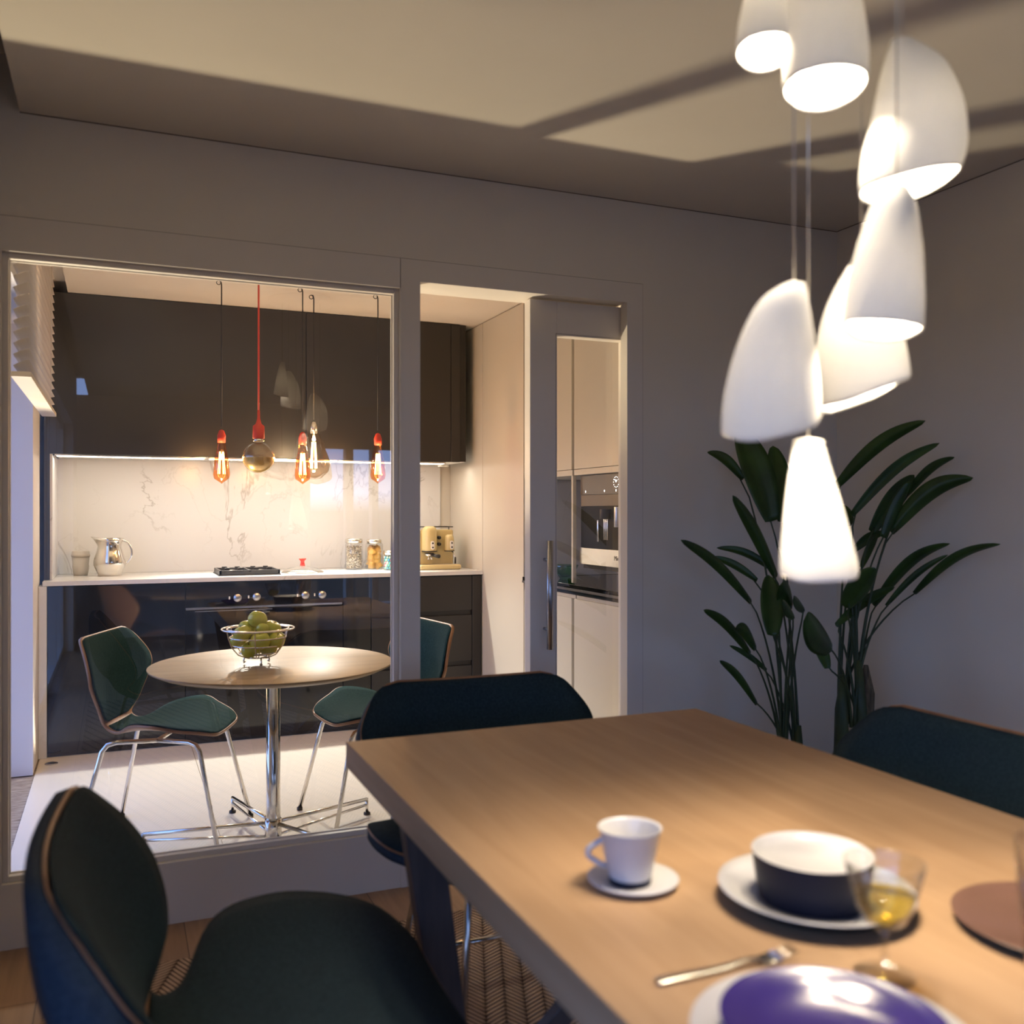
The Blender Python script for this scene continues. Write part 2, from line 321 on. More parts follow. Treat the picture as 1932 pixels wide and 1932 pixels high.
# casing board, 3 mm proud, with grooves
cs = MB(); yc = YP-0.004
cs.box(XL, PX1-0.001, yc, YP, PZ1, 2.106)
cs.box(PX1+0.0015, 1.808, yc, YP, DZ1, 2.106)
cs.box(PX1+0.0015, DX0, yc, YP, 0, DZ1)
cs.box(DX1, 1.808, yc, YP, 0, DZ1)
struct(cs.build('trim_2', M['trim']), 'flat painted casing boards round the glazing and the doorway')
# seam shadow lines
struct(MB().box(XL, 1.8105, YP-0.0012, YP, 2.106, 2.108).box(1.808, 1.8105, YP-0.0012, YP, 0, 2.108).box(PX1-0.0005, PX1+0.001, YP-0.003, YP, PZ1, 2.106).build('trim_3', M['gap']), 'fine dark joint along the edge of the casing boards')
struct(MB().box(-0.257, XR, YP-0.002, YP, ZC-0.003, ZC).box(XR-0.002, XR, 0.3, YP, ZC-0.003, ZC).build('trim_4', M['gap']), 'fine dark joint between walls and ceiling')
# fixed glazing
def ring(mb, x0, x1, z0, z1, t, y0, y1):
    mb.box(x0, x0+t, y0, y1, z0, z1).box(x1-t, x1, y0, y1, z0, z1).box(x0+t, x1-t, y0, y1, z0, z0+t).box(x0+t, x1-t, y0, y1, z1-t, z1)
wn = struct(bpy.data.objects.new('window_1', None), 'large fixed internal window between dining room and kitchen'); COL.objects.link(wn)
fr = MB(); ring(fr, PX0, PX1, PZ0, PZ1, 0.0165, YP+0.018, YPK+0.003)
ring(fr, PX0+0.0165, PX1-0.0165, PZ0+0.0165, PZ1-0.0165, 0.004, YP+0.040, YPK-0.004)
fr.build('window_frame', M['trim'], wn, 0.0015)
g = MB().box(PX0+0.02, PX1-0.02, YP+0.036, YP+0.0361, PZ0+0.02, PZ1-0.02)
g = MB().add([(PX0+0.02, YP+0.036, PZ0+0.02), (PX1-0.02, YP+0.036, PZ0+0.02), (PX1-0.02, YP+0.036, PZ1-0.02), (PX0+0.02, YP+0.036, PZ1-0.02)], [(0, 1, 2, 3)], False)
g.build('pane', M['pane'], wn)
# sliding door leaf
dr = struct(bpy.data.objects.new('door_1', None), 'white sliding door with a tall glass panel, half open'); COL.objects.link(dr)
LX0, LX1, LY0, LY1, LZ1 = 1.374, 1.99, 3.100, 3.150, 2.026
LXG = 1.482
MB().box(LX0, LXG, LY0, LY1, 0.01, LZ1).box(LXG, LX1, LY0, LY1, 1.902, LZ1).box(LXG, LX1, LY0, LY1, 0.01, 0.2).build('door_leaf', M['trim'], dr, 0.002)
b_ = MB(); b_.box(LXG-0.006, LXG-0.0045, LY0-0.0006, LY0+0.001, 0.2, 1.908).box(LXG-0.006, LX1, LY0-0.0006, LY0+0.001, 1.907, 1.9085).build('bead', M['gap'], dr)
MB().add([(LXG, 3.125, 0.2), (LX1, 3.125, 0.2), (LX1, 3.125, 1.902), (LXG, 3.125, 1.902)], [(0, 1, 2, 3)], False).build('pane', M['pane'], dr)
hd = MB(); hx = 1.433
hd.tube([(hx, 3.058, 0.764), (hx, 3.058, 1.154)], 0.0115, 20)
hd.tube([(hx-0.002, 3.058, 0.835), (hx-0.002, 3.1, 0.835)], 0.006, 12).tube([(hx-0.002, 3.058, 1.085), (hx-0.002, 3.1, 1.085)], 0.006, 12)
tag(hd.build('door_handle', M['steel'], dr), 'brushed steel bar handle')
# right wall, back wall, left window walls
struct(MB().box(XR, XR+0.1, 0.3, YP, 0, ZC).box(XR, XF, 0.2, 0.3, 0, ZC).build('wall_right', M['paint']), 'plain painted right wall of the dining room')
struct(MB().box(XF, XF+0.1, YB, 0.3, 0, ZC).build('wall_alcove', M['paint']))
bw = MB(); WZ0, WZ1 = 0.25, 1.95
xs = [XL-0.2, 1.92, 2.31, 2.39, 2.60, 2.67, 3.5, XF+0.1]
bw.box(XL-0.2, XF+0.1, YB-0.15, YB, 0, WZ0).box(XL-0.2, XF+0.1, YB-0.15, YB, WZ1, ZC)
for a, b2 in ((xs[0], xs[1]), (xs[2], xs[3]), (xs[4], xs[5]), (xs[6], xs[7])): bw.box(a, b2, YB-0.15, YB, WZ0, WZ1)
struct(bw.build('wall_back', M['paint']), 'rear wall of the dining room with tall windows')
lw = MB(); OY0, OY1, OZ1 = -3.2, 0.85, 2.05
lw.box(XL-0.25, XL, YB, OY0, 0, ZC+0.2).box(XL-0.25, XL, OY1, YK, 0, ZC+0.2).box(XL-0.25, XL, OY0, OY1, OZ1, ZC+0.2)
struct(lw.build('wall_left', M['paint']), 'left wall of the dining room with a wide floor length window')
w2 = struct(bpy.data.objects.new('window_2', None), 'wide window in the left wall of the dining room'); COL.objects.link(w2)
f2 = MB()
for yy in (OY0, -2.15, -1.0, OY1-0.05): f2.box(XL-0.14, XL-0.08, yy, yy+0.05, 0, OZ1)
f2.box(XL-0.14, XL-0.08, OY0, OY1, 0, 0.05).box(XL-0.14, XL-0.08, OY0, OY1, OZ1-0.05, OZ1).build('window_frame', M['trim'], w2)
# kitchen left wall with window opening Y 3.4..5.03
kl = MB(); kl.box(XL-0.3, XL-0.008, 5.03, 6.0, 0, ZC+0.2).box(XL-0.3, XL, YK, 3.45, 0, ZC+0.2).box(XL-0.3, XL, 3.45, 5.03, 2.15, ZC+0.2)
struct(kl.build('wall_kitchen', M['reveal']), 'left wall of the kitchen beside the window')
w3 = struct(bpy.data.objects.new('window_3', None), 'floor length kitchen window behind the venetian blind'); COL.objects.link(w3)
MB().box(XL-0.28, XL-0.22, 3.45, 3.5, 0.06, 2.15).box(XL-0.28, XL-0.22, 4.2, 4.25, 0.06, 2.15).box(XL-0.28, XL-0.22, 4.98, 5.03, 0.06, 2.15).box(XL-0.28, XL-0.22, 3.45, 5.03, 2.10, 2.15).box(XL-0.28, XL-0.22, 3.45, 5.03, 0.0, 0.06).build('window_frame', M['trim'], w3)
struct(MB().box(XL-2.5, XL, -5, 7, -0.12, -0.005).build('floor_outside', M['deck']), 'weathered boards outside the windows')
struct(MB().box(XL-0.3, XF, 5.955, 6.1, 0, ZC+0.3).build('wall_kitchen_back', M['cream']), 'rear wall of the kitchen')
struct(MB().box(XKR+0.66, XKR+0.8, YK, 6.0, 0, ZC).build('wall_kitchen_right', M['cream']), 'right wall of the kitchen behind the cabinets')

# ================================================================== kitchen back run
KX0, KX1, KYF = -0.345, 2.05, 5.35
YUF = 5.45; ZUB = 1.567
# upper cabinets
uc = thing('wall_cabinet', 'dark handleless upper cabinet front running up to the kitchen ceiling', 'cabinet', (0.8, 5.7, ZUB))
def local(o, mb, name, m, bevel=0.0015):
    mb.v = [(x-o.location.x, y-o.location.y, z-o.location.z) for x, y, z in mb.v]; return mb.build(name, m, o, bevel)
local(uc, MB().box(-0.30, 1.99, YUF+0.02, 5.94, ZUB, ZC-0.003), 'cabinet_body', M['darkm'])
local(uc, MB().box(-0.300, 1.985, YUF+0.022, 5.935, ZUB-0.003, ZUB-0.0005), 'underside_panel', M['white'], 0)
local(uc, MB().box(-0.322, 1.005, YUF, YUF+0.02, ZUB-0.004, ZC-0.004), 'door', M['dark'])
local(uc, MB().box(1.008, 1.885, YUF, YUF+0.02, ZUB-0.004, ZC-0.004), 'door', M['dark'])
local(uc, MB().box(1.888, 1.945, YUF, YUF+0.02, ZUB-0.004, ZC-0.004), 'filler_panel', M['dark'])
# side panel of the niche + marble lining
sp = thing('side_panel', 'tall dark panel closing the left end of the kitchen niche', 'panel', (-0.335, 5.6, 0.90))
local(sp, MB().box(-0.348, -0.322, YUF, 5.95, 0.903, ZC-0.003), 'panel', M['dark'])
local(sp, MB().box(-0.3215, -0.308, YUF+0.008, 5.948, 0.903, ZUB-0.006), 'marble_lining', M['marble'])
bs = MB().box(-0.308, 1.98, 5.94, 5.955, 0.903, ZUB-0.002).build('backsplash', M['marble']); tag(bs, 'white veined marble slab behind the kitchen counter', 'backsplash')
# worktop
wt = MB().box(KX0-0.003, 2.052, KYF-0.012, 5.955, 0.878, 0.902).build('worktop', M['marble'], None, 0.002); tag(wt, 'white marble worktop over the dark base cabinets', 'worktop')
wf = MB().box(KX0-0.022, KX0+0.017, KYF-0.012, 5.95, 0, 0.877).build('waterfall_panel', M['marble'], None, 0.002); tag(wf, 'grey veined marble end panel left of the dark base cabinets', 'panel')
# base cabinets
bc = thing('base_cabinet', 'long glossy black base cabinet with built in oven controls', 'cabinet', (0.5, 5.6, 0))
local(bc, MB().box(KX0+0.02, 1.36, KYF+0.02, 5.93, 0.0, 0.876), 'cabinet_body', M['darkm'])
local(bc, MB().box(KX0+0.02, 0.34, KYF, KYF+0.02, 0.02, 0.872), 'door', M['bglass'])
local(bc, MB().box(1.20, 1.36, KYF, KYF+0.02, 0.02, 0.872), 'door', M['bglass'])
ov = local(bc, MB().box(0.343, 1.197, KYF, KYF+0.02, 0.74, 0.872), 'control_panel', M['bglass'])
od = local(bc, MB().box(0.343, 1.197, KYF, KYF+0.02, 0.02, 0.725), 'oven_door', M['bglass'])
local(bc, MB().box(0.345, 1.195, KYF+0.008, KYF+0.02, 0.726, 0.739), 'handle_channel', M['steel'])
hb = MB().box(0.39-.5, 0.80-.5, KYF-5.6-0.003, KYF-5.6, 0.716, 0.720).build('trim_strip', M['steel'], bc)
for kx, kz in ((448, 1128), (484, 1126), (576, 1123), (608, 1122)):
    p = at(kx, kz, KYF-0.012)
    k = MB().lathe([(0, 0.0), (0.0215, 0.0), (0.022, 0.003), (0.020, 0.022), (0.0, 0.022)], (0, 0, 0), 28)
    k.v = [(x, z, y) for x, y, z in k.v]
    o = k.build('knob', M['steel'], bc); o.location = (p.x-0.5, KYF-0.022-5.6, p.z)
    MB().box(p.x-0.045-.5, p.x-0.037-.5, KYF-0.002-5.6, KYF-5.6, p.z-0.008, p.z+0.008).build('indicator', M['white'], bc)
dc = thing('drawer_cabinet', 'black base cabinet of three drawers at the right end of the counter', 'cabinet', (1.7, 5.6, 0))
local(dc, MB().box(1.365, 2.045, KYF+0.02, 5.93, 0.0, 0.876), 'cabinet_body', M['darkm'])
for z0, z1 in ((0.02, 0.33), (0.36, 0.635), (0.665, 0.872)):
    local(dc, MB().box(1.365, 1.985, KYF, KYF+0.02, z0, z1), 'drawer', M['darkm'])
local(dc, MB().box(1.988, 2.045, KYF, KYF+0.02, 0.02, 0.872), 'filler_panel', M['darkm'])
# led strip
ls = thing('led_strip', 'glowing white light bar under the dark upper cabinets', 'light', (0.8, 5.56, ZUB-0.02))
def seg(x0, x1):
    local(ls, MB().box(x0, x1, 5.47, 5.55, ZUB-0.014, ZUB-0.005), 'housing', M['silver'])
    local(ls, MB().box(x0+0.01, x1-0.01, 5.475, 5.545, ZUB-0.016, ZUB-0.0142), 'diffuser', M['led'], 0)
seg(-0.30, 0.46); seg(0.47, 1.19); seg(1.20, 1.86)
sr = MB().tube([(1.85, 5.60, ZUB-0.02), (1.92, 5.60, ZUB-0.02)], 0.008, 10).build('cabinet_knob_rail', M['chrome'], ls); sr.location = (-0.8, -5.56, -(ZUB-0.02)); sr.name = 'end_cap'

# tall cream panels to the right
tp = thing('tall_cupboard', 'tall cream cupboard door right of the dark kitchen drawers', 'cupboard', (2.4, 5.0, 0))
local(tp, MB().box(2.054, 2.70, 4.725, 5.345, 0.0, ZC-0.005), 'cabinet_body', M['cream'])
local(tp, MB().box(2.0545, 2.70, 5.352, 5.95, 0.0, ZC-0.005), 'end_panel', M['cream'])
# niche units toward the viewer
def unit(y0, y1, label, appliance=False):
    u = thing('appliance_unit', label, 'cabinet', (2.35, (y0+y1)/2, 0))
    local(u, MB().box(2.072, 2.70, y0+0.004, y1-0.004, 0.0, 0.85), 'cabinet_body', M['cream'])
    local(u, MB().box(2.053, 2.071, y0+0.012, y1-0.012, 0.02, 0.835), 'lower_door', M['cream'])
    local(u, MB().box(2.072, 2.70, y0+0.004, y1-0.004, 1.475, ZC-0.005), 'upper_body', M['cream'])
    local(u, MB().box(2.053, 2.071, y0+0.012, y1-0.012, 1.465, ZC-0.006), 'upper_door', M['cream'])
    local(u, MB().box(2.053, 2.66, y0+0.004, y1-0.012, 1.435, 1.463), 'shelf', M['cream'])
    local(u, MB().box(2.056, 2.075, y0+0.002, y0+0.02, 0.91, 1.435), 'side_panel', M['cream'])
    return u
u1 = unit(4.12, 4.722, 'cream cupboards with an open marble niche, farther from the door glass')
local(u1, MB().box(2.10, 2.66, 4.700, 4.716, 0.905, 1.433), 'niche_side', M['marble'])
local(u1, MB().box(2.62, 2.64, 4.14, 4.70, 0.905, 1.433), 'niche_back', M['marble'])
u2 = unit(3.50, 4.116, 'cream cupboards with built in coffee machine seen through the door glass')
u3 = unit(3.21, 3.495, 'narrow cream cupboard next to the partition wall')
ct = MB().box(2.046, 2.68, 3.21, 4.72, 0.882, 0.904).build('dark_countertop', M['bglass'], None, 0.002); tag(ct, 'glossy black counter running below the built in coffee machine', 'countertop')
MB().box(2.044, 2.0458, 3.21-0, 4.72, 0.872, 0.884).build('edge_strip', M['steel'], ct)
# built-in coffee machine
cm = thing('built_in_coffee_machine', 'built in coffee machine with black front and steel band behind the door glass', 'coffee machine', (2.3, 3.82, 1.0))
local(cm, MB().box(2.10, 2.6, 3.53, 4.095, 0.985, 1.43), 'housing', M['darkm'])
local(cm, MB().box(2.083, 2.0995, 3.53, 4.095, 1.34, 1.432), 'control_panel', M['displaypanel'])
local(cm, MB().box(2.086, 2.0995, 3.53, 4.095, 1.285, 1.339), 'trim_panel', M['gap'])
local(cm, MB().box(2.086, 2.0995, 3.53, 4.095, 1.085, 1.284), 'dispensing_bay', M['bay'])
bd = local(cm, MB().box(2.080, 2.0995, 3.53, 4.095, 1.005, 1.084), 'lower_band', M['silver'])
def text(s, size, m, parent, loc, rot, name='lettering', ext=0.0004):
    cu = bpy.data.curves.new(name, 'FONT'); cu.body = s; cu.size = size; cu.extrude = ext; cu.align_x = 'CENTER'; cu.align_y = 'CENTER'
    o = bpy.data.objects.new(name, cu); COL.objects.link(o); cu.materials.append(m)
    dg = bpy.context.evaluated_depsgraph_get(); me = bpy.data.meshes.new_from_object(o.evaluated_get(dg)); bpy.data.objects.remove(o)
    o = bpy.data.objects.new(name, me); COL.objects.link(o); o.parent = parent; o.location = loc; o.rotation_euler = rot; return o
text('Miele', 0.030, M['darkm'], cm, (2.0795-2.3, 3.72-3.82, 1.046-1.0), (PI/2, 0, -PI/2))
# clock and icons on display
cyk, czk = 3.74, 1.393; dmk = []
for k in range(12):
    a = 2*PI*k/12; dmk.append((cyk+0.024*math.sin(a), czk+0.024*math.cos(a), 0.002, 0.002))
for yy in (3.60, 3.74, 3.85, 4.04): dmk.append((yy, 1.355, 0.003, 0.005))
for y, z, a, b in dmk: local(cm, MB().box(2.0822, 2.0829, y-a, y+a, z-b, z+b), 'display_mark', M['display'], 0)
for a, b in ((0.010, 0.012), (-0.008, 0.009)): local(cm, MB().tube([(2.082, cyk, czk), (2.082, cyk+a, czk+b)], 0.0018, 6), 'clock_hand', M['display'], 0)
sps = MB()
sps.tube([(2.06, 3.80, 1.27), (2.06, 3.80, 1.225)], 0.026, 20).build  # spout head
local(cm, sps, 'spout', M['black'])
for yy, z0, z1, r in ((3.76, 1.13, 1.225, 0.004), (3.775, 1.13, 1.225, 0.004), (3.79, 1.13, 1.225, 0.004), (3.85, 1.12, 1.22, 0.006)):
    local(cm, MB().tube([(2.05, yy, z0), (2.05, yy, z1)], r, 8), 'milk_pipe', M['chrome'])
local(cm, MB().tube([(2.05, 3.655, 1.19), (2.05, 3.655, 1.28)], 0.022, 20), 'outlet_cylinder', M['steel'])
bwl = MB().lathe([(0, 0), (0.03, 0), (0.05, 0.03), (0.07, 0.07), (0.068, 0.072), (0.047, 0.034), (0.02, 0.008), (0, 0.006)], (0, 0, 0), 40).build('glass_bowl', thin_glass('green_glass', (0.45, 0.75, 0.50), 1.3, 1.5, 0.05)); bwl.location = (2.20, 4.50, 0.905)
tag(bwl, 'green glass bowl in the marble niche behind the door glass', 'bowl')

# ------------------------------------------------------------------ venetian blind
vb = thing('venetian_blind', 'pale venetian blind half lowered over the kitchen window', 'blind', (-0.285, 4.1, 2.4))
BY0, BY1, BX, BZ = 3.42, 4.80, -0.285, 1.70
zt = ZC+0.02; pitch = 0.036; k = 0; sl = MB(); z = BZ+0.04
ns = int((zt-z)/pitch)
slat = None
for k in range(ns):
    zz = z+k*pitch; pts = []
    P = [[Vector((BX-0.025*math.cos(0.42)*(2*i/4-1), y, zz-0.025*math.sin(0.42)*(2*i/4-1)+0.003*(1-(2*i/4-1)**2))) for i in range(5)] for y in (BY0, BY1)]
    Q = [[p+Vector((0, 0, 0.0008)) for p in r] for r in P]
    local(vb, MB().slab(P, Q), 'slat', M['slat'], 0)
for x, y, z in ((BX, 3.75, BZ), (BX, 4.35, BZ), (BX+0.03, 4.45, BZ+0.05)): local(vb, MB().tube([(x, y, z), (x, y, zt)], 0.0012, 6), 'cord', M['slat'], 0)
local(vb, MB().box(BX-0.03, BX+0.03, BY0, BY1, BZ-0.005, BZ+0.012), 'bottom_rail', M['slat'])
local(vb, MB().box(BX-0.03, BX+0.03, BY0, BY1, zt, zt+0.04), 'head_rail', M['slat'])

# ================================================================== kitchen things
# hob grates
hob = thing('gas_hob', 'black cast iron gas hob on the white worktop', 'hob', (0.69, 5.58, 0.902))
def lo(mb, name, m, par, bevel=0): return mb.build(name, m, par, bevel)
lo(MB().box(-0.17, 0.17, -0.16, 0.16, 0, 0.006), 'hob_plate', M['black'], hob, 0.002)
gr = MB().box(-0.165, 0.165, -0.155, -0.143, 0.006, 0.030).box(-0.165, 0.165, 0.143, 0.155, 0.006, 0.030).box(-0.165, -0.153, -0.155, 0.155, 0.006, 0.030).box(0.153, 0.165, -0.155, 0.155, 0.006, 0.030).box(-0.006, 0.006, -0.155, 0.155, 0.018, 0.030)
for cx in (-0.08, 0.08):
    for cyy in (-0.075, 0.075):
        gr.box(cx-0.05, cx-0.022, cyy-0.005, cyy+0.005, 0.026, 0.040).box(cx+0.022, cx+0.05, cyy-0.005, cyy+0.005, 0.026, 0.040)
lo(gr, 'grate', M['black'], hob, 0.0015)
for cx in (-0.08, 0.08):
    for cyy in (-0.075, 0.075): lo(MB().lathe([(0, 0.02), (0.022, 0.02), (0.026, 0.014), (0.03, 0.006), (0, 0.006)], (cx, cyy, 0), 24), 'burner', M['silver'], hob)
# lid
ld = thing('pan_lid', 'clear glass pan lid with red knob on the worktop', 'lid', (1.0, 5.53, 0.902))
lo(MB().lathe([(0.118, 0.004), (0.112, 0.014), (0.08, 0.030), (0.03, 0.040), (0, 0.042)], n=48), 'lid_glass', M['glass'], ld)
lo(MB().lathe([(0.112, 0.0), (0.122, 0.0), (0.122, 0.008), (0.112, 0.008), (0.112, 0.0)], n=48), 'lid_rim', M['chrome'], ld)
tag(lo(MB().lathe([(0, 0.04), (0.016, 0.042), (0.012, 0.055), (0.011, 0.068), (0.022, 0.082), (0.020, 0.085), (0, 0.085)], n=24), 'knob', M['knobred'], ld), 'translucent red knob')
# chrome jug
jg = thing('jug', 'shiny chrome pitcher on the worktop left of the hob', 'jug', (-0.035, 5.70, 0.902))
jp = [(0, 0.0), (0.062, 0.0), (0.062, 0.012), (0.070, 0.03), (0.083, 0.06), (0.083, 0.085), (0.070, 0.13), (0.062, 0.165), (0.066, 0.195), (0.072, 0.21)]
jm = MB(); jm.lathe(jp+[(0.069, 0.209), (0.060, 0.165), (0.066, 0.13), (0.079, 0.085), (0.079, 0.06), (0.05, 0.015), (0, 0.013)], n=48)
jm.v = [(x-(0.03*max(0, (z-0.17)/0.04) if x < -0.045 else 0)*((-x-0.045)/0.03), y, z+(0.010*max(0, (z-0.17)/0.04)*((-x-0.045)/0.03) if x < -0.045 else 0)) for x, y, z in jm.v]
lo(jm, 'jug_body', M['chrome'], jg)
lo(MB().tube([(0.062+0.052*math.sin(PI*i/16), 0, 0.128+0.068*math.cos(PI*i/16)) for i in range(17)], 0.006, 10), 'handle', M['chrome'], jg)
# ribbed cup
cp = thing('travel_cup', 'matt beige ribbed cup with lid beside the chrome pitcher', 'cup', (-0.185, 5.79, 0.902))
lo(MB().lathe([(0, 0), (0.036, 0), (0.038, 0.01), (0.044, 0.055), (0.0415, 0.056), (0.046, 0.105), (0, 0.105)], n=40), 'cup_body', M['cup'], cp)
lo(MB().lathe([(0.047, 0.105), (0.049, 0.108), (0.049, 0.118), (0.046, 0.120), (0.045, 0.134), (0.04, 0.137), (0, 0.137)], n=40), 'lid', M['cup'], cp)
# jars
bean_m = mat('bean_skin', (0.62, 0.54, 0.42), 0.4); noisy(bean_m, (0.50, 0.42, 0.31), (0.66, 0.60, 0.50), ns=30)
pasta_m = noisy(mat('pasta_yellow', rough=0.5), (0.62, 0.33, 0.05), (0.70, 0.42, 0.09), ns=12)
cand = [noisy(mat('candy_%s' % n, rough=0.3), c, tuple(min(1, q*1.1) for q in c), ns=4) for n, c in (('turquoise', (0.05, 0.45, 0.42)), ('pink', (0.75, 0.22, 0.28)), ('mint', (0.42, 0.68, 0.50)), ('white', (0.75, 0.68, 0.55)), ('blue', (0.06, 0.32, 0.48)))]
def jar(loc, r, h, label, sq=False):
    j = thing('storage_jar', label, 'jar', loc)
    if sq:
        m = MB().box(-r, r, -r, r, 0, h).build('jar_glass', M['glass'], j, 0.006)
    else: lo(MB().lathe([(0, 0.0), (r-0.005, 0), (r, 0.006), (r, h-0.01), (r-0.006, h)], n=36), 'jar_glass', M['glass'], j)
    lo(MB().lathe([(0, h), (r+0.001, h), (r+0.001, h+0.022), (r-0.004, h+0.026), (0, h+0.026)], n=36), 'lid', M['silver'], j)
    return j
jar((1.355, 5.75, 0.902), 0.053, 0.165, 'tall round glass jar of white beans on the worktop')
bm_ = MB()
for i in range(700):
    a = random.random()*2*PI; rr = 0.050*math.sqrt(random.uniform(0.55, 1)) - 0.006; z = 0.008+random.random()*0.135
    c = Vector((1.355+rr*math.cos(a), 5.75+rr*math.sin(a), 0.902+z)); q = Matrix.Rotation(random.random()*6, 3, 'X') @ Matrix.Rotation(random.random()*6, 3, 'Y')
    vs = []
    for (x, y, zz) in ((1, 0, 0), (-1, 0, 0), (0, 1, 0), (0, -1, 0), (0, 0, 1), (0, 0, -1)): vs.append(c+q@Vector((x*0.008, y*0.0045, zz*0.0045)))
    bm_.add(vs, [(0, 2, 4), (2, 1, 4), (1, 3, 4), (3, 0, 4), (2, 0, 5), (1, 2, 5), (3, 1, 5), (0, 3, 5)])
o = bm_.build('white_beans', bean_m); tag(o, 'small white beans filling the tall round glass jar', 'beans'); o['kind'] = 'stuff'
jar((1.475, 5.72, 0.902), 0.046, 0.16, 'square glass jar of yellow crisps between two other jars', True)
for i in range(16):
    rw, cl = divmod(i, 2); m = MB()
    P = [[Vector((0.024*(a/3-1)*(1 if b < 4 else 0.6), 0.006*math.cos(a*0.9), 0.022*(b/2.5-1))) for a in range(7)] for b in range(6)]
    Q = [[p+Vector((0, 0.0012, 0)) for p in r_] for r_ in P]
    oo = m.slab(P, Q).build('crisp', pasta_m); oo.location = (1.475+(-0.018 if cl else 0.018), 5.694+0.026*(rw % 2), 0.902+0.027+0.0145*rw); oo.rotation_euler = (random.uniform(-.25, .25), random.uniform(-.6, .6), random.uniform(-.3, .3))
    tag(oo, 'curved yellow crisp inside the square glass jar', 'crisp', 'yellow crisps in the square jar')
jar((1.555, 5.60, 0.902), 0.050, 0.095, 'short glass jar of coloured round sweets on the worktop')
cme = []
for cmn in cand:
    o_ = MB().lathe([(0.0085*math.sin(PI*i/8), -0.0085*math.cos(PI*i/8)) for i in range(9)], n=12)
    me = bpy.data.meshes.new('sweet'); me.from_pydata(o_.v, [], o_.f); me.polygons.foreach_set('use_smooth', [True]*len(me.polygons)); me.materials.append(cmn); cme.append(me)
nm = ['turquoise', 'pink', 'mint green', 'cream', 'blue']
cnt = 0
for lay in range(5):
    for kk in range(15):
        a = 2*PI*(kk+0.5*(lay % 2))/15; ci = random.choice([0, 0, 1, 1, 2, 3, 4, 0, 2]); o_ = bpy.data.objects.new('sweet', cme[ci]); COL.objects.link(o_)
        o_.location = (1.555+0.0405*math.cos(a), 5.60+0.0405*math.sin(a), 0.902+0.012+lay*0.0165)
        tag(o_, 'round %s sweet inside the short glass jar' % nm[ci], 'sweet', '%s sweets in the short jar' % nm[ci])
# espresso machine
em = thing('espresso_machine', 'cream retro espresso machine at the right end of the worktop', 'coffee machine', (1.83, 5.62, 0.902), 0.0)
em.scale = (1, 1, 1)
lo(MB().box(-0.115, 0.125, -0.02, 0.10, 0.02, 0.245), 'back_body', M['enamel'], em, 0.012)
lo(MB().box(-0.13, 0.14, -0.13, 0.12, 0.0, 0.032), 'base', M['enamel'], em, 0.012)
dt = MB().box(-0.115, 0.125, -0.12, -0.03, 0.032, 0.035); lo(dt, 'drip_tray', M['chrome'], em, 0.001)
def head(x, r, z0, z1):
    lo(MB().lathe([(0, z0), (r, z0), (r, z0+0.004), (r-0.001, z1-0.03), (r*0.85, z1-0.010), (r*0.5, z1-0.001), (0, z1)], (x, -0.055, 0), 32), 'boiler_head', M['enamel'], em)
    lo(MB().lathe([(0, z0-0.005), (r+0.002, z0-0.005), (r+0.002, z0), (0, z0)], (x, -0.055, 0), 32), 'head_rim', M['black'], em)
    pm = MB().prism([(0.011*math.cos(a)+0, 0.011*math.sin(a)+(0.016 if math.sin(a) > 0 else -0.016)) for a in [2*PI*i/20 for i in range(20)]], -0.006, 0.004, 1)
    oo = lo(pm, 'switch_plate', M['white'], em); oo.location = (x+0.005, -0.055-r, z0+0.035)
    for dz in (-0.013, 0.013):
        k_ = MB().lathe([(0, 0), (0.0055, 0), (0.005, 0.004), (0, 0.004)], n=16); k_.v = [(a, -c, b) for a, b, c in k_.v]
        oo = lo(k_, 'switch', M['black'], em); oo.location = (x+0.005, -0.055-r-0.006, z0+0.035+dz)
head(-0.045, 0.047, 0.115, 0.268); head(0.085, 0.030, 0.115, 0.215)
pf = MB().lathe([(0, 0.078), (0.02, 0.08), (0.03, 0.085), (0.03, 0.10), (0, 0.10)], (-0.045, -0.055, 0), 24).tube([(-0.05, -0.055, 0.08), (-0.055, -0.065, 0.06)], 0.005).tube([(-0.04, -0.055, 0.08), (-0.03, -0.065, 0.06)], 0.005)
lo(pf, 'portafilter', M['chrome'], em); lo(MB().tube([(-0.04, -0.085, 0.09), (-0.01, -0.14, 0.083)], [0.009, 0.012], 12), 'portafilter_handle', M['black'], em)
lo(MB().tube([(0.10, -0.055, 0.11), (0.105, -0.085, 0.10), (0.112, -0.09, 0.04)], 0.0035), 'steam_wand', M['chrome'], em)
lo(MB().tube([(0.112, -0.09, 0.035), (0.112, -0.09, 0.075)], 0.006), 'wand_grip', M['black'], em)
for zz in (0.155, 0.195): lo(MB().tube([(0.022, -0.03, zz), (0.022, -0.052, zz)], 0.011, 14), 'side_dial', M['black'], em)
lo(MB().tube([(-0.115, -0.02, 0.262), (0.12, -0.02, 0.262), (0.12, 0.09, 0.262), (-0.115, 0.09, 0.262)], 0.003, 8, True).tube([(-0.1, 0, 0.24), (-0.1, 0, 0.262)], 0.003).tube([(0.1, 0, 0.24), (0.1, 0, 0.262)], 0.003), 'cup_rail', M['black'], em)

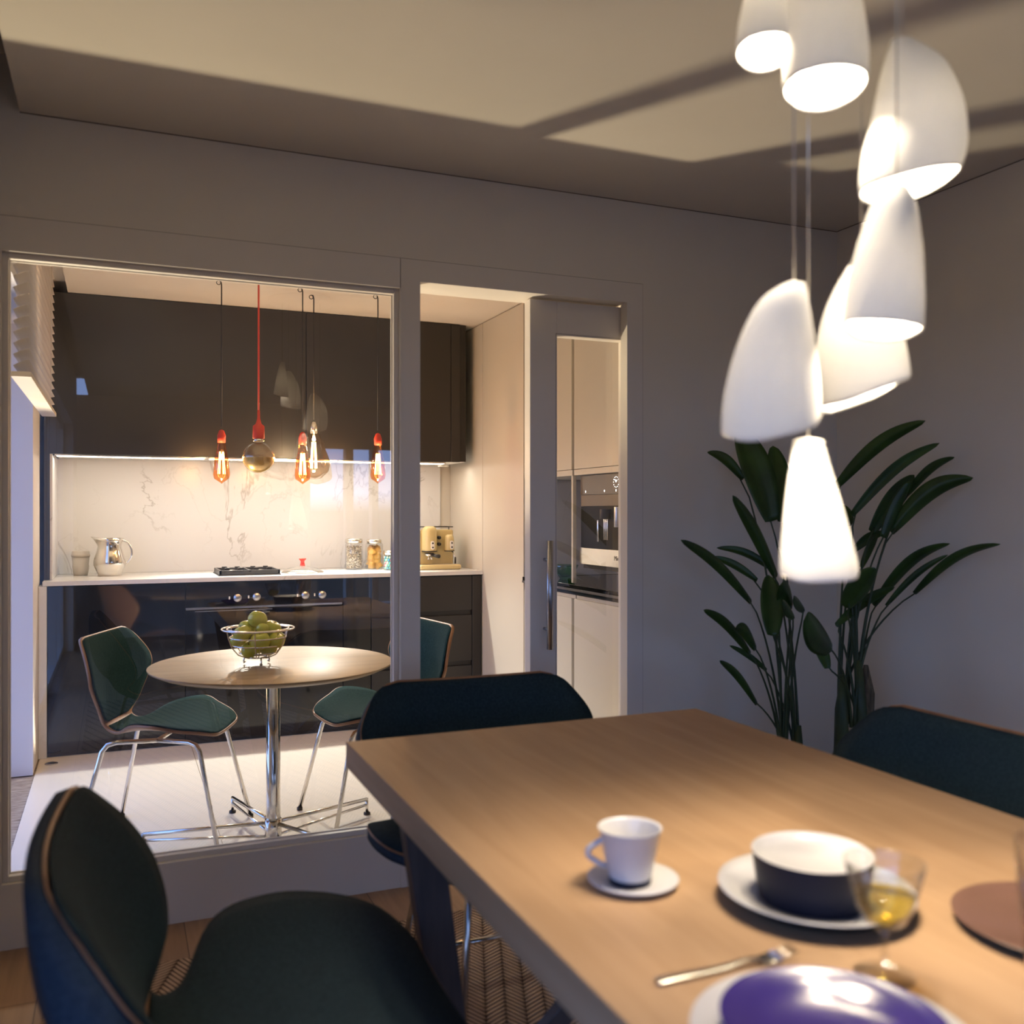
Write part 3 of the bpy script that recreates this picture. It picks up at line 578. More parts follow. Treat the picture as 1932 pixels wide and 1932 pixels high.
# ------------------------------------------------------------------ round table
RT = (0.545, 3.62)
rt = thing('round_table', 'round pale wood kitchen table on a chrome column', 'table', (RT[0], RT[1], 0))
ZRT = 0.688
lo(MB().lathe([(0, -0.022), (0.41, -0.022), (0.445, -0.006), (0.447, -0.001), (0.445, 0), (0, 0)], (0, 0, ZRT), 96), 'tabletop', M['ktop'], rt)
lo(MB().lathe([(0, ZRT-0.040), (0.12, ZRT-0.038), (0.35, ZRT-0.022), (0, ZRT-0.0225)], n=64), 'mounting_plate', M['silver'], rt)
lo(MB().tube([(0, 0, 0.06), (0, 0, 0.16), (0, 0, ZRT-0.035)], [0.028, 0.026, 0.026], 28), 'column', M['chrome'], rt)
lo(MB().tube([(0, 0, 0.03), (0, 0, 0.10)], 0.031, 28), 'hub', M['chrome'], rt)
for k in range(4):
    a = math.radians(25+90*k) if False else math.radians([165, 102, 28, -55][k]); ca, sa = math.cos(a), math.sin(a); L_ = 0.47
    f_ = MB()
    f_.tube([(0.03*ca, 0.03*sa, 0.085), (L_*ca, L_*sa, 0.062)], 0.0075, 10)
    f_.tube([(0.03*ca, 0.03*sa, 0.035), (L_*ca, L_*sa, 0.040)], 0.0055, 10)
    f_.tube([(L_*ca, L_*sa, 0.066), (L_*ca, L_*sa, 0.012)], 0.0065, 10)
    ft = lo(f_, 'foot', M['chrome'], rt)
    lo(MB().lathe([(0, 0), (0.014, 0), (0.014, 0.008), (0.006, 0.013), (0, 0.013)], (L_*ca, L_*sa, 0), 16), 'glide', M['black'], ft)
ul = thing('added_floor_light', 'added round steel fitting in the kitchen floor for the ceiling patch spot', 'light', (-0.30, 5.22, 0.0005))  # fitting added to house the ceiling patch spot, not part of the kitchen
lo(MB().lathe([(0, 0), (0.03, 0), (0.03, 0.003), (0.022, 0.004), (0, 0.004)], n=28), 'bezel', M['steel'], ul)
# basket with apples
BK = at(487, 1252, 3.60); bz = ZRT+0.001
bk = thing('wire_fruit_basket', 'chrome wire fruit basket standing on the round table', 'basket', (BK.x, BK.y, bz))
def circ(r, z, n=40): return [(r*math.cos(2*PI*i/n), r*math.sin(2*PI*i/n), z) for i in range(n)]
for r, z, t in ((0.131, 0.134, 0.0032), (0.112, 0.134, 0.003), (0.102, 0.103, 0.0028), (0.090, 0.074, 0.0028), (0.068, 0.046, 0.0028), (0.035, 0.028, 0.0028)):
    lo(MB().tube(circ(r, z), t, 8, True), 'wire_ring', M['chrome'], bk)
for k in range(6):
    a = 2*PI*k/6+0.3; pr = [(0.131, 0.134), (0.121, 0.132), (0.115, 0.105), (0.103, 0.072), (0.078, 0.042), (0.04, 0.026), (0, 0.022)]
    lo(MB().tube([(r*math.cos(a), r*math.sin(a), z) for r, z in pr], 0.0022, 8), 'wire_rib', M['chrome'], bk)
for k in range(3):
    a = 2*PI*k/3+0.6; lo(MB().tube([(0.05*math.cos(a), 0.05*math.sin(a), 0.030), (0.055*math.cos(a), 0.055*math.sin(a), 0.012), (0.05*math.cos(a), 0.05*math.sin(a), 0.006)], [0.003, 0.003, 0.006], 10), 'foot', M['chrome'], bk)
def apple_mesh(r):
    pr = []
    for i in range(17):
        t = PI*i/16; rr = r*math.sin(t)*(1+0.08*math.cos(t)); z = -r*0.9*math.cos(t)
        if i > 12: z -= r*0.35*((i-12)/4)**2
        if i < 3: z += r*0.15*((3-i)/3)**2
        pr.append((max(rr, 0), z))
    pr[0] = (0, pr[0][1]); pr[-1] = (0, pr[-1][1]); return MB().lathe(pr, n=28)
ap = [(0, 0.012, 0.168, .036, 'green apple on top of the pile in the wire basket'),
 (-0.060, -0.030, 0.122, .034, 'green apple at the left front of the basket, below the rim'),
 (-0.035, 0.045, 0.133, .033, 'green apple behind the left side of the basket rim'),
 (0.052, 0.010, 0.128, .037, 'large green apple at the right of the pile in the basket'),
 (0.000, -0.058, 0.096, .037, 'green apple at the front centre of the basket between wires'),
 (0.013, -0.030, 0.135, .024, 'small yellowish apple just under the topmost apple'),
 (0.060, -0.045, 0.092, .031, 'green apple at the right front behind the second wire ring'),
 (0.075, 0.030, 0.090, .030, 'green apple at the far right side of the basket'),
 (-0.070, 0.025, 0.090, .030, 'green apple at the far left inside the basket'),
 (-0.035, -0.040, 0.062, .032, 'shaded apple low in the basket, left of its centre'),
 (0.035, -0.020, 0.062, .032, 'shaded apple low in the basket, right of its centre'),
 (0, 0.04, 0.066, .034, 'shaded apple at the bottom of the basket toward the back')]
for x, y, z, r, lb in ap:
    a_ = thing('apple', lb, 'apple', (BK.x+x, BK.y+y, bz+z), random.random()*6, 'green apples in the wire basket'); a_.rotation_euler = (random.uniform(-.5, .5), random.uniform(-.5, .5), random.random()*6)
    lo(apple_mesh(r), 'apple_flesh', M['apple'], a_); lo(MB().tube([(0, 0, r*0.45), (0.002, 0.001, r*0.95)], 0.0013, 6), 'stalk', M['bark'], a_)

# ------------------------------------------------------------------ chairs
def interp(st, t):
    n = len(st)-1; f = t*n; i = min(int(f), n-1); f -= i
    p0 = st[max(i-1, 0)]; p1 = st[i]; p2 = st[i+1]; p3 = st[min(i+2, n)]
    return [0.5*(2*b+(c-a)*f+(2*a-5*b+4*c-d)*f*f+(3*b-a-3*c+d)*f**3) for a, b, c, d in zip(p0, p1, p2, p3)]
def strip(st, off, inset, t0, t1, n=28, m=13, puff=0.0, end=None, bulge=0.0):
    # st rows: x, z, halfwidth, cup ; returns grid offset along the surface normal
    P = []; off0 = off
    for i in range(n+1):
        t = t0+(t1-t0)*i/n; x, z, hw, cup = interp(st, t)
        off = off0 - (bulge*math.sin(PI*min(1, t/0.5))**1.2 if t < 0.5 else 0)
        a = interp(st, max(0, t-0.004)); b = interp(st, min(1, t+0.004)); tx, tz = b[0]-a[0], b[1]-a[1]; l = math.hypot(tx, tz); tx /= l; tz /= l
        nx, nz = -tz, tx                      # towards the sitter
        row = []; w_ = max(hw-inset, 0.01); ed = i/n
        if end:                               # rounded ends
            e = min(ed, 1-ed)*n
            if (ed < 0.5 and end[0]) or (ed >= 0.5 and end[1]):
                q = min(1, e/(n*0.10)); w_ *= (0.80+0.20*math.sqrt(max(0, 1-(1-q)**2)))
        for j in range(m+1):
            s = 2*j/m-1; c = cup*s*s
            pf = puff*(1-abs(s)**6)*(min(1, 6*min(ed, 1-ed)))**0.5 if puff else 0
            row.append(Vector((x+nx*(c+off+pf), s*w_, z+nz*(c+off+pf))))
        P.append(row)
    return P
KST = [(-0.262, 0.790, 0.212, 0.008), (-0.250, 0.735, 0.245, 0.035), (-0.236, 0.66, 0.285, 0.058), (-0.230, 0.605, 0.278, 0.058), (-0.215, 0.52, 0.20, 0.035), (-0.198, 0.45, 0.125, 0.008),
       (-0.14, 0.425, 0.14, 0.004), (-0.05, 0.427, 0.225, 0.045), (0.05, 0.432, 0.292, 0.052), (0.12, 0.430, 0.262, 0.032), (0.185, 0.425, 0.21, 0.018), (0.235, 0.412, 0.15, 0.008)]
DST = [(-0.318, 0.782, 0.262, 0.015), (-0.295, 0.71, 0.305, 0.045), (-0.265, 0.64, 0.332, 0.062), (-0.238, 0.58, 0.31, 0.07), (-0.212, 0.52, 0.24, 0.06), (-0.195, 0.455, 0.14, 0.015),
       (-0.135, 0.435, 0.17, 0.0), (-0.06, 0.445, 0.33, 0.035), (0.04, 0.455, 0.362, 0.04), (0.14, 0.46, 0.345, 0.03), (0.22, 0.458, 0.285, 0.02), (0.285, 0.435, 0.205, 0.005)]
def chair(name, label, loc, rz, st, dining, group):
    c = thing(name, label, 'chair', (*loc, 0.0105 if dining else 0.0), rz, group)
    n = 66
    A = strip(st, -0.006 if not dining else -0.022, 0.0, 0, 1, n, 14, 0, (1, 1)); B = strip(st, 0.005, 0.0, 0, 1, n, 14, 0, (1, 1))
    fab = M['cushion'] if dining else M['cushionk']
    if dining:
        MB().slab(strip(st, -0.022, 0.0, 0, 1, n, 14, 0, (1, 1), 0.055), strip(st, -0.002, 0.0, 0, 1, n, 14, 0, (1, 1))).build('shell', M['backshell'], c)
        MB().slab(strip(st, 0.0, -0.0008, 0, 1, n, 14, 0, (1, 1)), strip(st, 0.0034, -0.0008, 0, 1, n, 14, 0, (1, 1))).build('wood_edge', M['edge'], c)
        ins, th = 0.001, 0.016
    else:
        MB().slab(A, B).build('shell', M['edge'], c); ins, th = 0.012, 0.006
    P = strip(st, 0.0055, ins, 0.012, 0.445, 30, 14, 0, (1, 1)); Q = strip(st, 0.0075, ins, 0.012, 0.445, 30, 14, th, (1, 1))
    MB().slab(P, Q).build('back_cushion', fab, c)
    P = strip(st, 0.0055, ins, 0.475, 0.985, 34, 14, 0, (0, 1)); Q = strip(st, 0.0075, ins, 0.475, 0.985, 34, 14, th*1.2, (0, 1))
    MB().slab(P, Q).build('seat_cushion', fab, c)
    fx = 0.265; fy = 0.215
    for sx_ in (-1, 1):
        for sy_ in (-1, 1):
            pts = [Vector((0.0, sy_*0.10, 0.392)), Vector((sx_*0.135, sy_*0.145, 0.395)), Vector((sx_*0.165, sy_*0.16, 0.388)), Vector((sx_*0.182, sy_*0.168, 0.365)), Vector((sx_*fx, sy_*fy, 0.008))]
            lg = MB().tube(pts, 0.0088, 12).build('leg', M['chrome'], c)
            MB().lathe([(0, 0), (0.012, 0), (0.012, 0.012), (0, 0.012)], (sx_*fx, sy_*fy, 0), 14).build('glide', M['black'], lg)
    MB().tube([(-0.02, -0.10, 0.390), (0.0, -0.10, 0.392), (0.0, 0.10, 0.392)], 0.0088, 10).build('seat_support', M['chrome'], c)
    if dining:
        MB().tube([(-0.255, -0.21, 0.06), (-0.255, 0.21, 0.06)], 0.008, 12).build('stretcher', M['chrome'], c)
    return c
chair('kitchen_chair', 'green chair with wooden edge at the left of the round table', (0.182, 3.898), -0.395, KST, False, 'chairs at the round kitchen table')
chair('kitchen_chair', 'green chair at the right of the round table, partly behind the post', (1.004, 3.829), 3.276, KST, False, 'chairs at the round kitchen table')
chair('dining_chair', 'dark teal dining chair nearest the viewer at the left long side', (0.225, 1.516), -0.03, DST, True, 'upholstered chairs round the dining table')
chair('dining_chair', 'dark teal dining chair at the far end in front of the kitchen doorway', (0.909, 2.182), -1.60, DST, True, 'upholstered chairs round the dining table')
chair('dining_chair', 'dark teal dining chair at the right side near the leafy plant', (1.438, 1.484), 3.18, DST, True, 'upholstered chairs round the dining table')

# ------------------------------------------------------------------ dining table
ZT = 0.73
tb = thing('dining_table', 'large rectangular beech dining table laid with dishes', 'table', (0.96, 1.28, 0))
TX, TY0, TY1 = 0.475, -0.85, 0.857
lo(MB().box(-TX, TX, TY0, TY1, ZT-0.058, ZT), 'tabletop', M['tabletop'], tb, 0.002)
for sy_ in (0.46, -0.60):
    for s in (-1, 1):
        q = MB().prism([(s*0.46, ZT-0.058), (s*0.385, ZT-0.058), (s*0.30, 0.0105), (s*0.36, 0.0105)], sy_-0.02, sy_+0.02, 1); lo(q, 'leg', M['tableleg'], tb, 0.002)
    for s in (-1, 1):
        q = MB().prism([(s*0.31, 0.06), (s*0.31, 0.12), (-s*0.30, ZT-0.06), (-s*0.355, ZT-0.06)], sy_+0.022 if s > 0 else sy_-0.05, sy_+0.05 if s > 0 else sy_-0.022, 1); lo(q, 'brace', M['tableleg'], tb, 0.002)
# rug
rg = MB().box(-0.17, 2.05, -0.6, 2.78, 0.0, 0.010).build('rug', M['rug'], None, 0.003); tag(rg, 'brown herringbone jute rug under the dining table', 'rug')

# ------------------------------------------------------------------ tableware
zt = ZT+0.0005
def dish(name, label, cat, c, prof_in, prof_out, m_in, m_out, group=None, z=zt):
    t = thing(name, label, cat, (c[0], c[1], z), 0, group)
    lo(MB().lathe(prof_out, n=72), 'outside', m_out, t); lo(MB().lathe(prof_in, n=72), 'inside', m_in, t); return t
sa = MB().lathe([(0, 0.0), (0.035, 0), (0.042, 0.002), (0.064, 0.008), (0.065, 0.010), (0.062, 0.011), (0.040, 0.005), (0, 0.005)], n=64).build('saucer', M['porc']); sa.location = (0.675, 1.163, zt)
tag(sa, 'small white saucer under the coffee cup', 'saucer')
cu = thing('coffee_cup', 'white coffee cup with dark base on a saucer', 'cup', (0.668, 1.160, zt+0.0052))
lo(MB().lathe([(0.030, 0.008), (0.036, 0.035), (0.0435, 0.074), (0.0455, 0.077), (0.044, 0.077), (0.0415, 0.073), (0.034, 0.035), (0.028, 0.014), (0, 0.012)], n=56), 'cup_body', M['porc'], cu)
tag(lo(MB().lathe([(0, 0.0), (0.0295, 0.0), (0.031, 0.0085), (0, 0.0085)], n=56), 'cup_foot', M['navy'], cu), 'dark foot ring')
hp = [Vector((-0.034-0.026*math.sin(PI*t), 0.012*math.sin(PI*t)*0, 0.062-0.040*t)) for t in [i/12 for i in range(13)]]
lo(MB().tube(hp, 0.0042, 10), 'handle', M['porc'], cu); cu.rotation_euler.z = -0.35
dish('dinner_plate', 'white plate with dark outside carrying the navy bowl', 'plate', (0.869, 1.012), [(0, 0.007), (0.075, 0.007), (0.082, 0.011), (0.112, 0.016), (0.128, 0.024), (0.1285, 0.0225)], [(0, 0), (0.085, 0), (0.105, 0.006), (0.1285, 0.0225)], M['porc'], M['navy'])
dish('bowl', 'navy bowl with white inside stacked on the middle plate', 'bowl', (0.858, 1.005), [(0, 0.054), (0.060, 0.055), (0.074, 0.060), (0.0775, 0.066), (0.079, 0.065)], [(0, 0.0), (0.066, 0.0), (0.070, 0.004), (0.079, 0.065)], M['porc'], M['navy'], z=zt+0.0075)
dish('dinner_plate', 'white rimmed plate at the bottom edge under the cobalt dish', 'plate', (0.643, 0.722), [(0, 0.006), (0.105, 0.006), (0.112, 0.010), (0.135, 0.018), (0.138, 0.017)], [(0, 0), (0.09, 0), (0.138, 0.017)], M['porc'], M['porc'])
dish('shallow_dish', 'glossy cobalt blue dish on the white plate at the bottom edge', 'dish', (0.643, 0.722), [(0, 0.005), (0.06, 0.005), (0.088, 0.014), (0.106, 0.026), (0.109, 0.026)], [(0, 0), (0.07, 0.0), (0.109, 0.026)], M['cobalt'], M['cobalt'], z=zt+0.0065)
dish('dinner_plate', 'taupe plate with dark underside at the right edge of the table', 'plate', (1.09, 0.825), [(0, 0.008), (0.112, 0.0095), (0.120, 0.015), (0.1215, 0.014)], [(0, 0), (0.10, 0), (0.1215, 0.014)], M['taupe'], M['navy'])
wg = thing('wine_glass', 'stemmed glass half full of white wine beside the bowl', 'glass', (0.804, 0.821, zt))
lo(MB().lathe([(0, 0.0), (0.033, 0.0), (0.034, 0.0015), (0.012, 0.004), (0.004, 0.010), (0.0035, 0.045), (0.007, 0.052), (0.022, 0.062), (0.032, 0.080), (0.038, 0.102), (0.0445, 0.128), (0.0450, 0.130), (0.0435, 0.130), (0.0365, 0.102), (0.0305, 0.081), (0.021, 0.064), (0, 0.058)], n=56), 'glass_body', M['glass'], wg)
lo(MB().lathe([(0, 0.0585), (0.020, 0.0645), (0.0298, 0.081), (0.0335, 0.092), (0, 0.092)], n=56), 'wine', M['wine'], wg)
tg = MB().lathe([(0, 0.0), (0.030, 0), (0.033, 0.004), (0.044, 0.150), (0.0425, 0.150), (0.031, 0.012), (0, 0.010)], n=56).build('tumbler', M['glass']); tg.location = (0.988, 0.748, zt); tag(tg, 'tall clear tumbler at the right edge of the table', 'glass')
# fork
fk = MB(); L_ = 0.185
P = []
prof = [(0, .005, .004), (0.004, 0.0075, .004), (0.09, 0.0055, .004), (0.12, 0.0035, 0.008), (0.135, 0.005, 0.006), (0.142, 0.011, 0.003), (0.152, 0.0125, 0.003), (0.160, 0.012, 0.005)]
Pg = [[Vector((x, w_*s, z)) for s in (-1, -.5, 0, .5, 1)] for x, w_, z in prof]; Qg = [[p+Vector((0, 0, 0.002)) for p in r_] for r_ in Pg]
fk.slab(Pg, Qg)
for k in range(4): fk.tube([(0.158, -0.0096+k*0.0064, 0.006), (0.186, -0.009+k*0.006, 0.012)], [0.0016, 0.0010], 6)
fo = fk.build('fork', M['silver']); fo.location = (0.555, 0.905, zt-0.002); fo.rotation_euler.z = -0.03; tag(fo, 'steel fork on the table between cup and plates', 'fork')

# ------------------------------------------------------------------ kitchen pendants
def pendant(px, Yk, label, kind, zb):
    x = at(px, 500, Yk).x; t = thing('pendant_bulb', label, 'lamp', (x, Yk, zb), 0, 'bulb pendants over the round table')
    red = kind == 'globe'; cm_ = M['red'] if red else M['black']
    top = ZC-zb
    if kind == 'edison': s0 = 0.265
    elif kind == 'pear': s0 = 0.30
    else: s0 = 0.175
    lo(MB().tube([(0, 0, s0+0.02), (0, 0, top-0.02), (-0.004, 0, top-0.004), (-0.012, 0, top-0.001)], 0.0032 if not red else 0.0045, 8), 'cord', cm_, t)
    hk = MB().tube([(-0.014+0.010*math.cos(a), 0, top-0.012+0.010*math.sin(a)) for a in [PI*2*i/12 for i in range(13)]], 0.002, 6); lo(hk, 'ceiling_hook', cm_, t)
    if red:
        lo(MB().lathe([(0, 0.165), (0.0265, 0.165), (0.028, 0.168), (0.027, 0.225), (0.014, 0.235), (0.007, 0.26), (0.006, 0.30), (0, 0.30)], n=24), 'socket', M['red'], t)
        lo(MB().lathe([(0, 0.150), (0.022, 0.15), (0.026, 0.155), (0.022, 0.160), (0.025, 0.166), (0, 0.166)], n=24), 'bulb_collar', M['silver'], t)
        pr = [(0.075*math.sin(PI*i/16), 0.075-0.075*math.cos(PI*i/16)) for i in range(15)]+[(0.022, 0.152)]
        lo(MB().lathe(pr, n=40), 'bulb', M['bulbclear'], t)
        lo(MB().lathe([(0.073*math.sin(PI*i/16), 0.075-0.073*math.cos(PI*i/16)) for i in range(9)], n=40), 'gold_coating', M['gold'], t)
    else:
        if kind == 'edison': pr = [(0, 0.0), (0.006, 0.006), (0.036, 0.026), (0.041, 0.045), (0.036, 0.11), (0.022, 0.18), (0.018, 0.21)]; fz = (0.05, 0.16); bm2 = M['bulbamber']
        else: pr = [(0, 0.0), (0.04, 0.008), (0.078, 0.045), (0.088, 0.085), (0.076, 0.145), (0.05, 0.205), (0.022, 0.25)]; fz = (0.06, 0.2); bm2 = M['bulbsmoke']
        lo(MB().lathe(pr, n=36), 'bulb', bm2, t)
        zc = pr[-1][1]
        lo(MB().lathe([(0, zc-0.004), (0.019, zc-0.004), (0.021, zc+0.03), (0.012, zc+0.055), (0.004, zc+0.06), (0, zc+0.06)], n=24), 'socket', M['silver'] if kind == 'pear' else M['red'], t)
        fm = MB()
        for q in range(6):
            a = PI*2*q/6; fm.tube([(0.010*math.cos(a), 0.010*math.sin(a), fz[1]), (0.018*math.cos(a), 0.018*math.sin(a), fz[0])], 0.0009, 5)
        lo(fm, 'filament', M['filament'], t)
        point('bulb_light', (0, 0, fz[1]-0.03), P_BULB, (1, 0.85, 0.63), 0.015, t)
    return t
def zat(py, Y, px): return at(px, py, Y).z
pendant(418, 4.88, 'glowing amber filament bulb left of the red pendant', 'edison', zat(913, 4.88, 418))
pendant(488, 4.60, 'clear globe bulb with gold lower half on a red cord', 'globe', zat(893, 4.60, 488))
pendant(571, 4.88, 'glowing amber filament bulb in front of the large smoked one', 'edison', zat(914, 4.88, 571))
pendant(592, 5.02, 'large pear shaped smoked glass bulb beside an amber bulb', 'pear', zat(905, 5.02, 592))
pendant(713, 4.88, 'glowing amber filament bulb nearest the white post', 'edison', zat(913, 4.88, 713))

# ------------------------------------------------------------------ dining pendants
SH = {
 'a': (1.04, [(-150, 1440, 1475), (-60, 1415, 1485), (0, 1403, 1492), (50, 1393, 1498), (100, 1387, 1503)], 0, -14, 'uppermost white shade at the left of the pair near the ceiling'),
 'b': (1.00, [(-110, 1515, 1560), (-50, 1494, 1598), (0, 1484, 1620), (93, 1479, 1635), (168, 1476, 1637)], 0, -14, 'white tapered shade at the right of the upper pair, with bright open mouth'),
 'c': (0.985, [(76, 1682, 1722), (118, 1668, 1776), (165, 1657, 1801), (217, 1646, 1816), (290, 1627, 1821), (352, 1619, 1812)], -18, -10, 'wide folded white shade below the upper pair, right of them'),
 'd': (0.95, [(353, 1672, 1712), (388, 1645, 1726), (466, 1618, 1737), (550, 1600, 1741), (625, 1592, 1742)], 8, -8, 'white cone shade hanging directly below the wide folded one'),
 'e': (1.08, [(502, 1600, 1650), (560, 1567, 1675), (610, 1549, 1692), (670, 1541, 1704), (752, 1546, 1718)], -30, -8, 'slanted white shade partly behind the cone shade, mouth lit'),
 'f': (1.00, [(535, 1478, 1518), (560, 1440, 1523), (598, 1413, 1528), (665, 1386, 1537), (749, 1366, 1546), (820, 1358, 1552)], -20, 9, 'big leaning white shade at the left of the cluster'),
 'g': (1.05, [(830, 1498, 1552), (880, 1491, 1565), (960, 1481, 1588), (1040, 1474, 1608), (1094, 1470, 1620)], -4, 0, 'lowest white cone shade of the cluster, in front of the plant'),
}
cn = thing('ceiling_canopy', 'round white ceiling plate from which the shades hang', 'canopy', (0.92, 1.02, ZC-0.03))
lo(MB().lathe([(0, 0), (0.16, 0), (0.17, 0.004), (0.17, 0.028), (0, 0.028)], n=48), 'plate', M['white'], cn)
UX, UY = Vector((CY, -SY, 0)), Vector((SY, CY, 0))
RVK = {'c': 0.72, 'd': 0.8, 'e': 0.8, 'f': 0.75}
for key, (Ys, rings, tilt_u, tilt_v, lb) in SH.items():
    cpx = sum((a+b)/2 for _, a, b in rings)/len(rings); cpx = (rings[0][1]+rings[0][2])/2
    base = at(cpx, rings[-1][0], Ys); dep = Ys/(CY-((cpx-966)/FP)*SY); S_ = dep/FP
    t = thing('pendant_lamp', lb, 'lamp', tuple(base), 0, 'white pendant shades over the dining table')
    R = []
    n = 44; rv0 = RVK.get(key, 0.9)
    # resample the rings smoothly
    rs = []
    for i in range(25):
        y, a, b = interp(rings, i/24); rs.append((y, a, b))
    Pout = []; Pin = []
    yb = rings[-1][0]
    for i, (y, a, b) in enumerate(rs):
        z = (yb-y)*S_; cu_ = ((a+b)/2-cpx)*S_; ru = (b-a)/2*S_; rv = ru*(rv0+(1-rv0)*(1-i/24)*0.3); tt = max(0, (i-17)/7); ru *= 1-0.05*tt**2.5; rv *= 1-0.04*tt**2.5
        f = (i/24)**2
        for lst, sh in ((Pout, 0), (Pin, 0.0022)):
            row = []
            for k2 in range(n):
                an = 2*PI*k2/n; cs_, sn = math.cos(an), math.sin(an)
                dz = (-f*(tilt_u*cs_ + tilt_v*sn)+(i/24)**3*{'f': 22, 'a': 3, 'b': 5, 'c': 10, 'd': 8}.get(key, 14)*abs(cs_)**5)*S_
                fold = 1-0.05*f*math.cos(3*an+1)
                row.append(UX*(cu_+(ru-sh)*cs_*(fold if abs(cs_) < .8 else 1))+UY*(-(rv-sh)*sn*fold)+Vector((0, 0, z+dz)))
            lst.append(row)
    mb = MB(); vs = [p for r_ in Pout for p in r_]+[p for r_ in Pin for p in r_]; m_ = len(Pout); o_ = m_*n; fs = []
    for i in range(m_-1):
        for k2 in range(n):
            a, b, c, d = i*n+k2, i*n+(k2+1) % n, (i+1)*n+(k2+1) % n, (i+1)*n+k2
            fs += [(a, b, c, d), (d+o_, c+o_, b+o_, a+o_)]
    for k2 in range(n):
        a, b = (m_-1)*n+k2, (m_-1)*n+(k2+1) % n; fs.append((a, b, b+o_, a+o_))
    ctop = sum(Pout[0], Vector())/n+Vector((0, 0, 0.004)); vs += [ctop, ctop-Vector((0, 0, 0.003))]
    for k2 in range(n): fs.append((2*o_, (k2+1) % n, k2)); fs.append((2*o_+1, o_+k2, o_+(k2+1) % n))
    mb.add(vs, fs); lo(mb, 'lamp_shade', M['shade'], t)
    ztop = ctop.z
    lo(MB().tube([(ctop.x, ctop.y, ztop-0.002), (ctop.x, ctop.y, ZC-0.03-base.z)], 0.0011, 6), 'cord', M['silver'], t)
    # bulb tube hanging in the mouth
    hz = 0.5*ztop; ra = min(rs, key=lambda r_: abs((yb-r_[0])*S_-hz)); cxx = UX*(((ra[1]+ra[2])/2-cpx)*S_)
    lo(MB().tube([(cxx.x*0.5, cxx.y*0.5, ztop-0.02), (cxx.x, cxx.y, hz+0.035)], 0.009, 12), 'socket', M['silver'], t)
    lo(MB().lathe([(0, -0.02), (0.008, -0.018), (0.014, 0), (0.012, 0.02), (0.006, 0.034), (0, 0.034)], (cxx.x, cxx.y, hz), 20), 'bulb', M['lampglow'], t)
    point('shade_light', (cxx.x, cxx.y, hz-0.028), P_SHADE*(0.38 if key == 'g' else 1), (1.0, 0.84, 0.62), 0.02, t)

# ------------------------------------------------------------------ plants
def R1(x, y): return (1250+x/2.833, 760+y/2.833)
LV = [  # base, tip (crop coordinates), width, plant, depth of base, depth of tip, bend
 ((925,450),(1405,95),75,2,2.62,2.35,.10), ((1010,600),(1480,215),62,2,2.55,2.40,.10), ((1300,500),(1560,290),50,2,2.7,2.8,.10), ((1115,690),(1345,385),95,2,2.60,2.7,.08),
 ((1220,690),(1660,400),100,2,2.50,2.30,.16), ((1345,1020),(1805,755),52,2,2.62,2.5,.10), ((1130,1085),(1535,752),62,2,2.70,2.75,.12), ((1195,1085),(1525,812),36,2,2.56,2.45,.08),
 ((980,1095),(1135,880),125,2,2.45,2.35,.0), ((580,635),(400,130),175,1,2.62,2.75,.05), ((430,410),(240,262),58,1,2.75,2.85,.12), ((610,930),(375,495),72,1,2.60,2.50,.06),
 ((475,1065),(98,733),58,1,2.66,2.5,.06), ((600,900),(290,775),44,1,2.72,2.85,.10), ((505,950),(270,822),44,1,2.78,2.88,.06), ((583,1245),(565,920),125,1,2.52,2.60,.0),
 ((470,1340),(220,1107),52,1,2.70,2.6,.08), ((500,1315),(390,1205),66,1,2.62,2.55,.15), ((555,1430),(358,1297),30,1,2.75,2.8,.05), ((505,1610),(305,1378),42,1,2.66,2.5,.06),
 ((905,1325),(770,1130),155,2,2.40,2.30,-.05), ((880,1420),(795,1170),75,2,2.48,2.55,-.04), ((925,1190),(1240,985),55,2,2.58,2.6,.06), ((1020,790),(1185,690),52,2,2.74,2.8,.1),
 ((985,660),(950,540),90,2,2.72,2.8,.0), ((690,1100),(640,960),110,1,2.58,2.5,.0), ((1060,880),(1150,690),45,2,2.6,2.7,.04), ((640,640),(590,230),130,1,2.72,2.85,.04), ((1180,720),(1320,420),70,2,2.5,2.45,.06),
 ((705,1150),(640,1060),60,1,2.5,2.4,.0), ((760,1110),(700,1040),60,1,2.6,2.5,.0)]
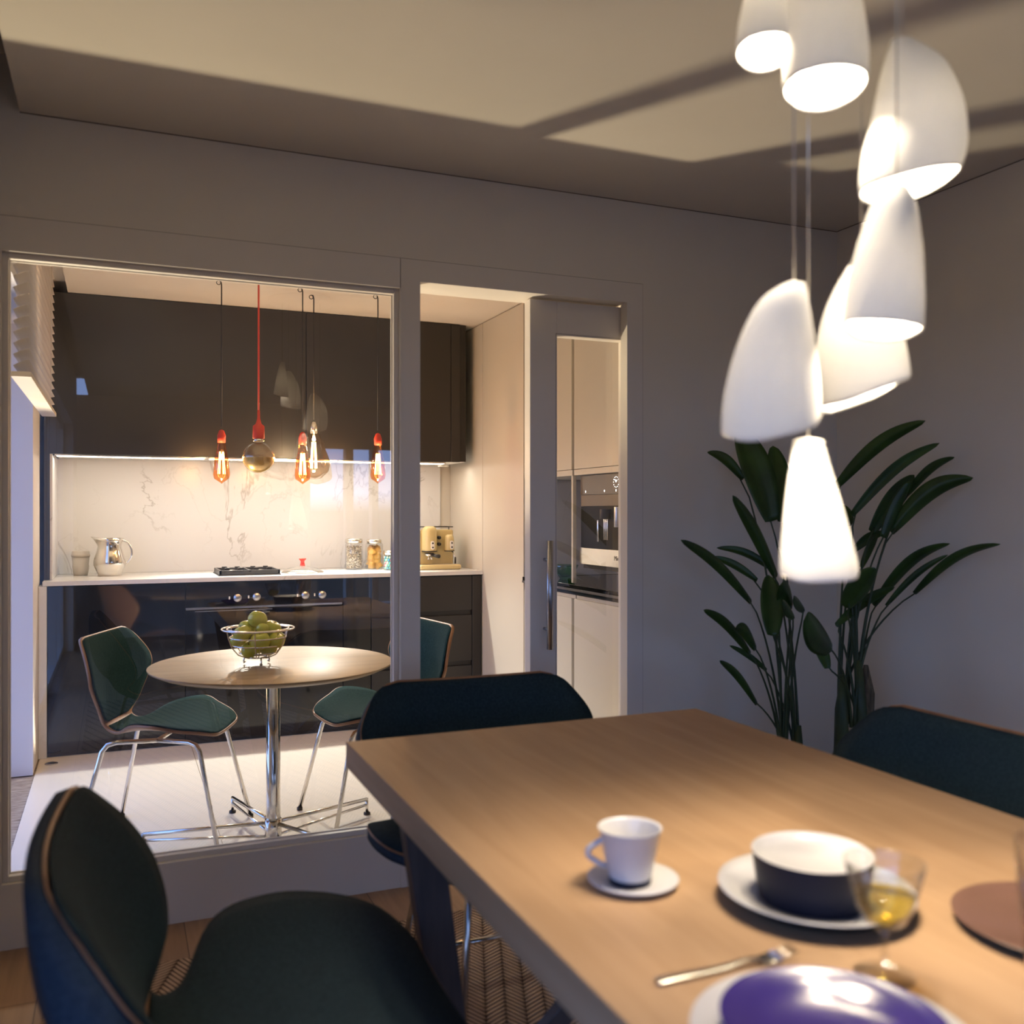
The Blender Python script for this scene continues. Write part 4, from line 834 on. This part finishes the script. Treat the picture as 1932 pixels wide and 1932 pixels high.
def plant(idx, base, label):
    t = thing('potted_plant', label, 'plant', (base.x, base.y, 0))
    ox = Vector((base.x, base.y, 0))
    lo(MB().lathe([(0, 0), (0.075, 0), (0.079, 0.01), (0.092, 0.26), (0.094, 0.27), (0.086, 0.27), (0.084, 0.235), (0, 0.235)], n=48), 'pot', M['taupe'], t)
    lo(MB().lathe([(0, 0.238), (0.084, 0.236)], n=40), 'soil', M['bark'], t)
    tr = 0.33 if idx == 1 else 0.56
    for k in range(3):
        a = 2*PI*k/3+0.7*idx; lo(MB().tube([(0.05*math.cos(a), 0.05*math.sin(a), 0.23), (0.042*math.cos(a), 0.042*math.sin(a), tr), (0.035*math.cos(a), 0.035*math.sin(a), tr+0.08+0.05*k)], [0.026, 0.022, 0.012], 12), 'trunk', M['stem'], t)
    if idx == 2: lo(MB().tube([(0.052, -0.02, 0.24), (0.068, -0.02, 0.62), (0.062, -0.02, 0.72)], [0.026, 0.026, 0.008], 12), 'fibrous_trunk', M['bark'], t)
    for bse, tip, wd, pi_, Yb, Yt, bend in LV:
        if pi_ != idx: continue
        def wall_y(p):
            u = (R1(*p)[0]-966)/FP; return (XR-0.10)/(SY+u*CY)*(CY-u*SY)
        Yb = min(Yb, wall_y(bse)); Yt = min(Yt, wall_y(tip)); B_ = at(*R1(*bse), Yb); T_ = at(*R1(*tip), Yt); dep = Yb/0.82
        W_ = wd/2.833*dep/FP
        ax = T_-B_; L = ax.length; d = ax.normalized(); side = d.cross(Vector((-0.3, -1, 0.25))).normalized(); nrm = side.cross(d).normalized()
        if nrm.z < 0: nrm = -nrm
        broad = wd > 90
        Pg = []; Qg = []
        nn = 18
        for i in range(nn+1):
            s = i/nn; c = B_+ax*s+Vector((0, 0, 1))*(bend*L*math.sin(PI*s)); 
            wv = W_*0.5*min(1, (math.sin(PI*min(1, s*0.93+0.07))**0.55))*(1.0)+0.0008
            if i == nn: wv = 0.0008
            rp = []; rq = []
            for j in range(7):
                q = j/3-1; p = c+side*(wv*q)+nrm*(abs(q)*wv*0.45); rp.append(p-ox); rq.append(p-ox-nrm*0.0012)
            Pg.append(rp); Qg.append(rq)
        lo(MB().slab(Pg, Qg), 'leaf', M['leaf'], t)
        st0 = Vector((0.03*math.cos(len(Pg)+wd), 0.03*math.sin(wd), tr-0.05)); B2 = B_-ox
        h = B2-st0; mid = []
        for i in range(13):
            s = i/12; p = st0+Vector((h.x*s**1.9, h.y*s**1.9, h.z*(1-(1-s)**1.15)))
            mid.append(p)
        mid[-1] = B2+d*0.02
        lo(MB().tube(mid, [0.006-0.0035*i/12 for i in range(13)], 8), 'stem', M['stem'], t)
    return t
plant(1, Vector((2.19, 2.68, 0)), 'tall plant with long dark leaves fanning left, near the doorway')
plant(2, Vector((2.36, 2.58, 0)), 'tall plant with long dark leaves fanning right, in the room corner')
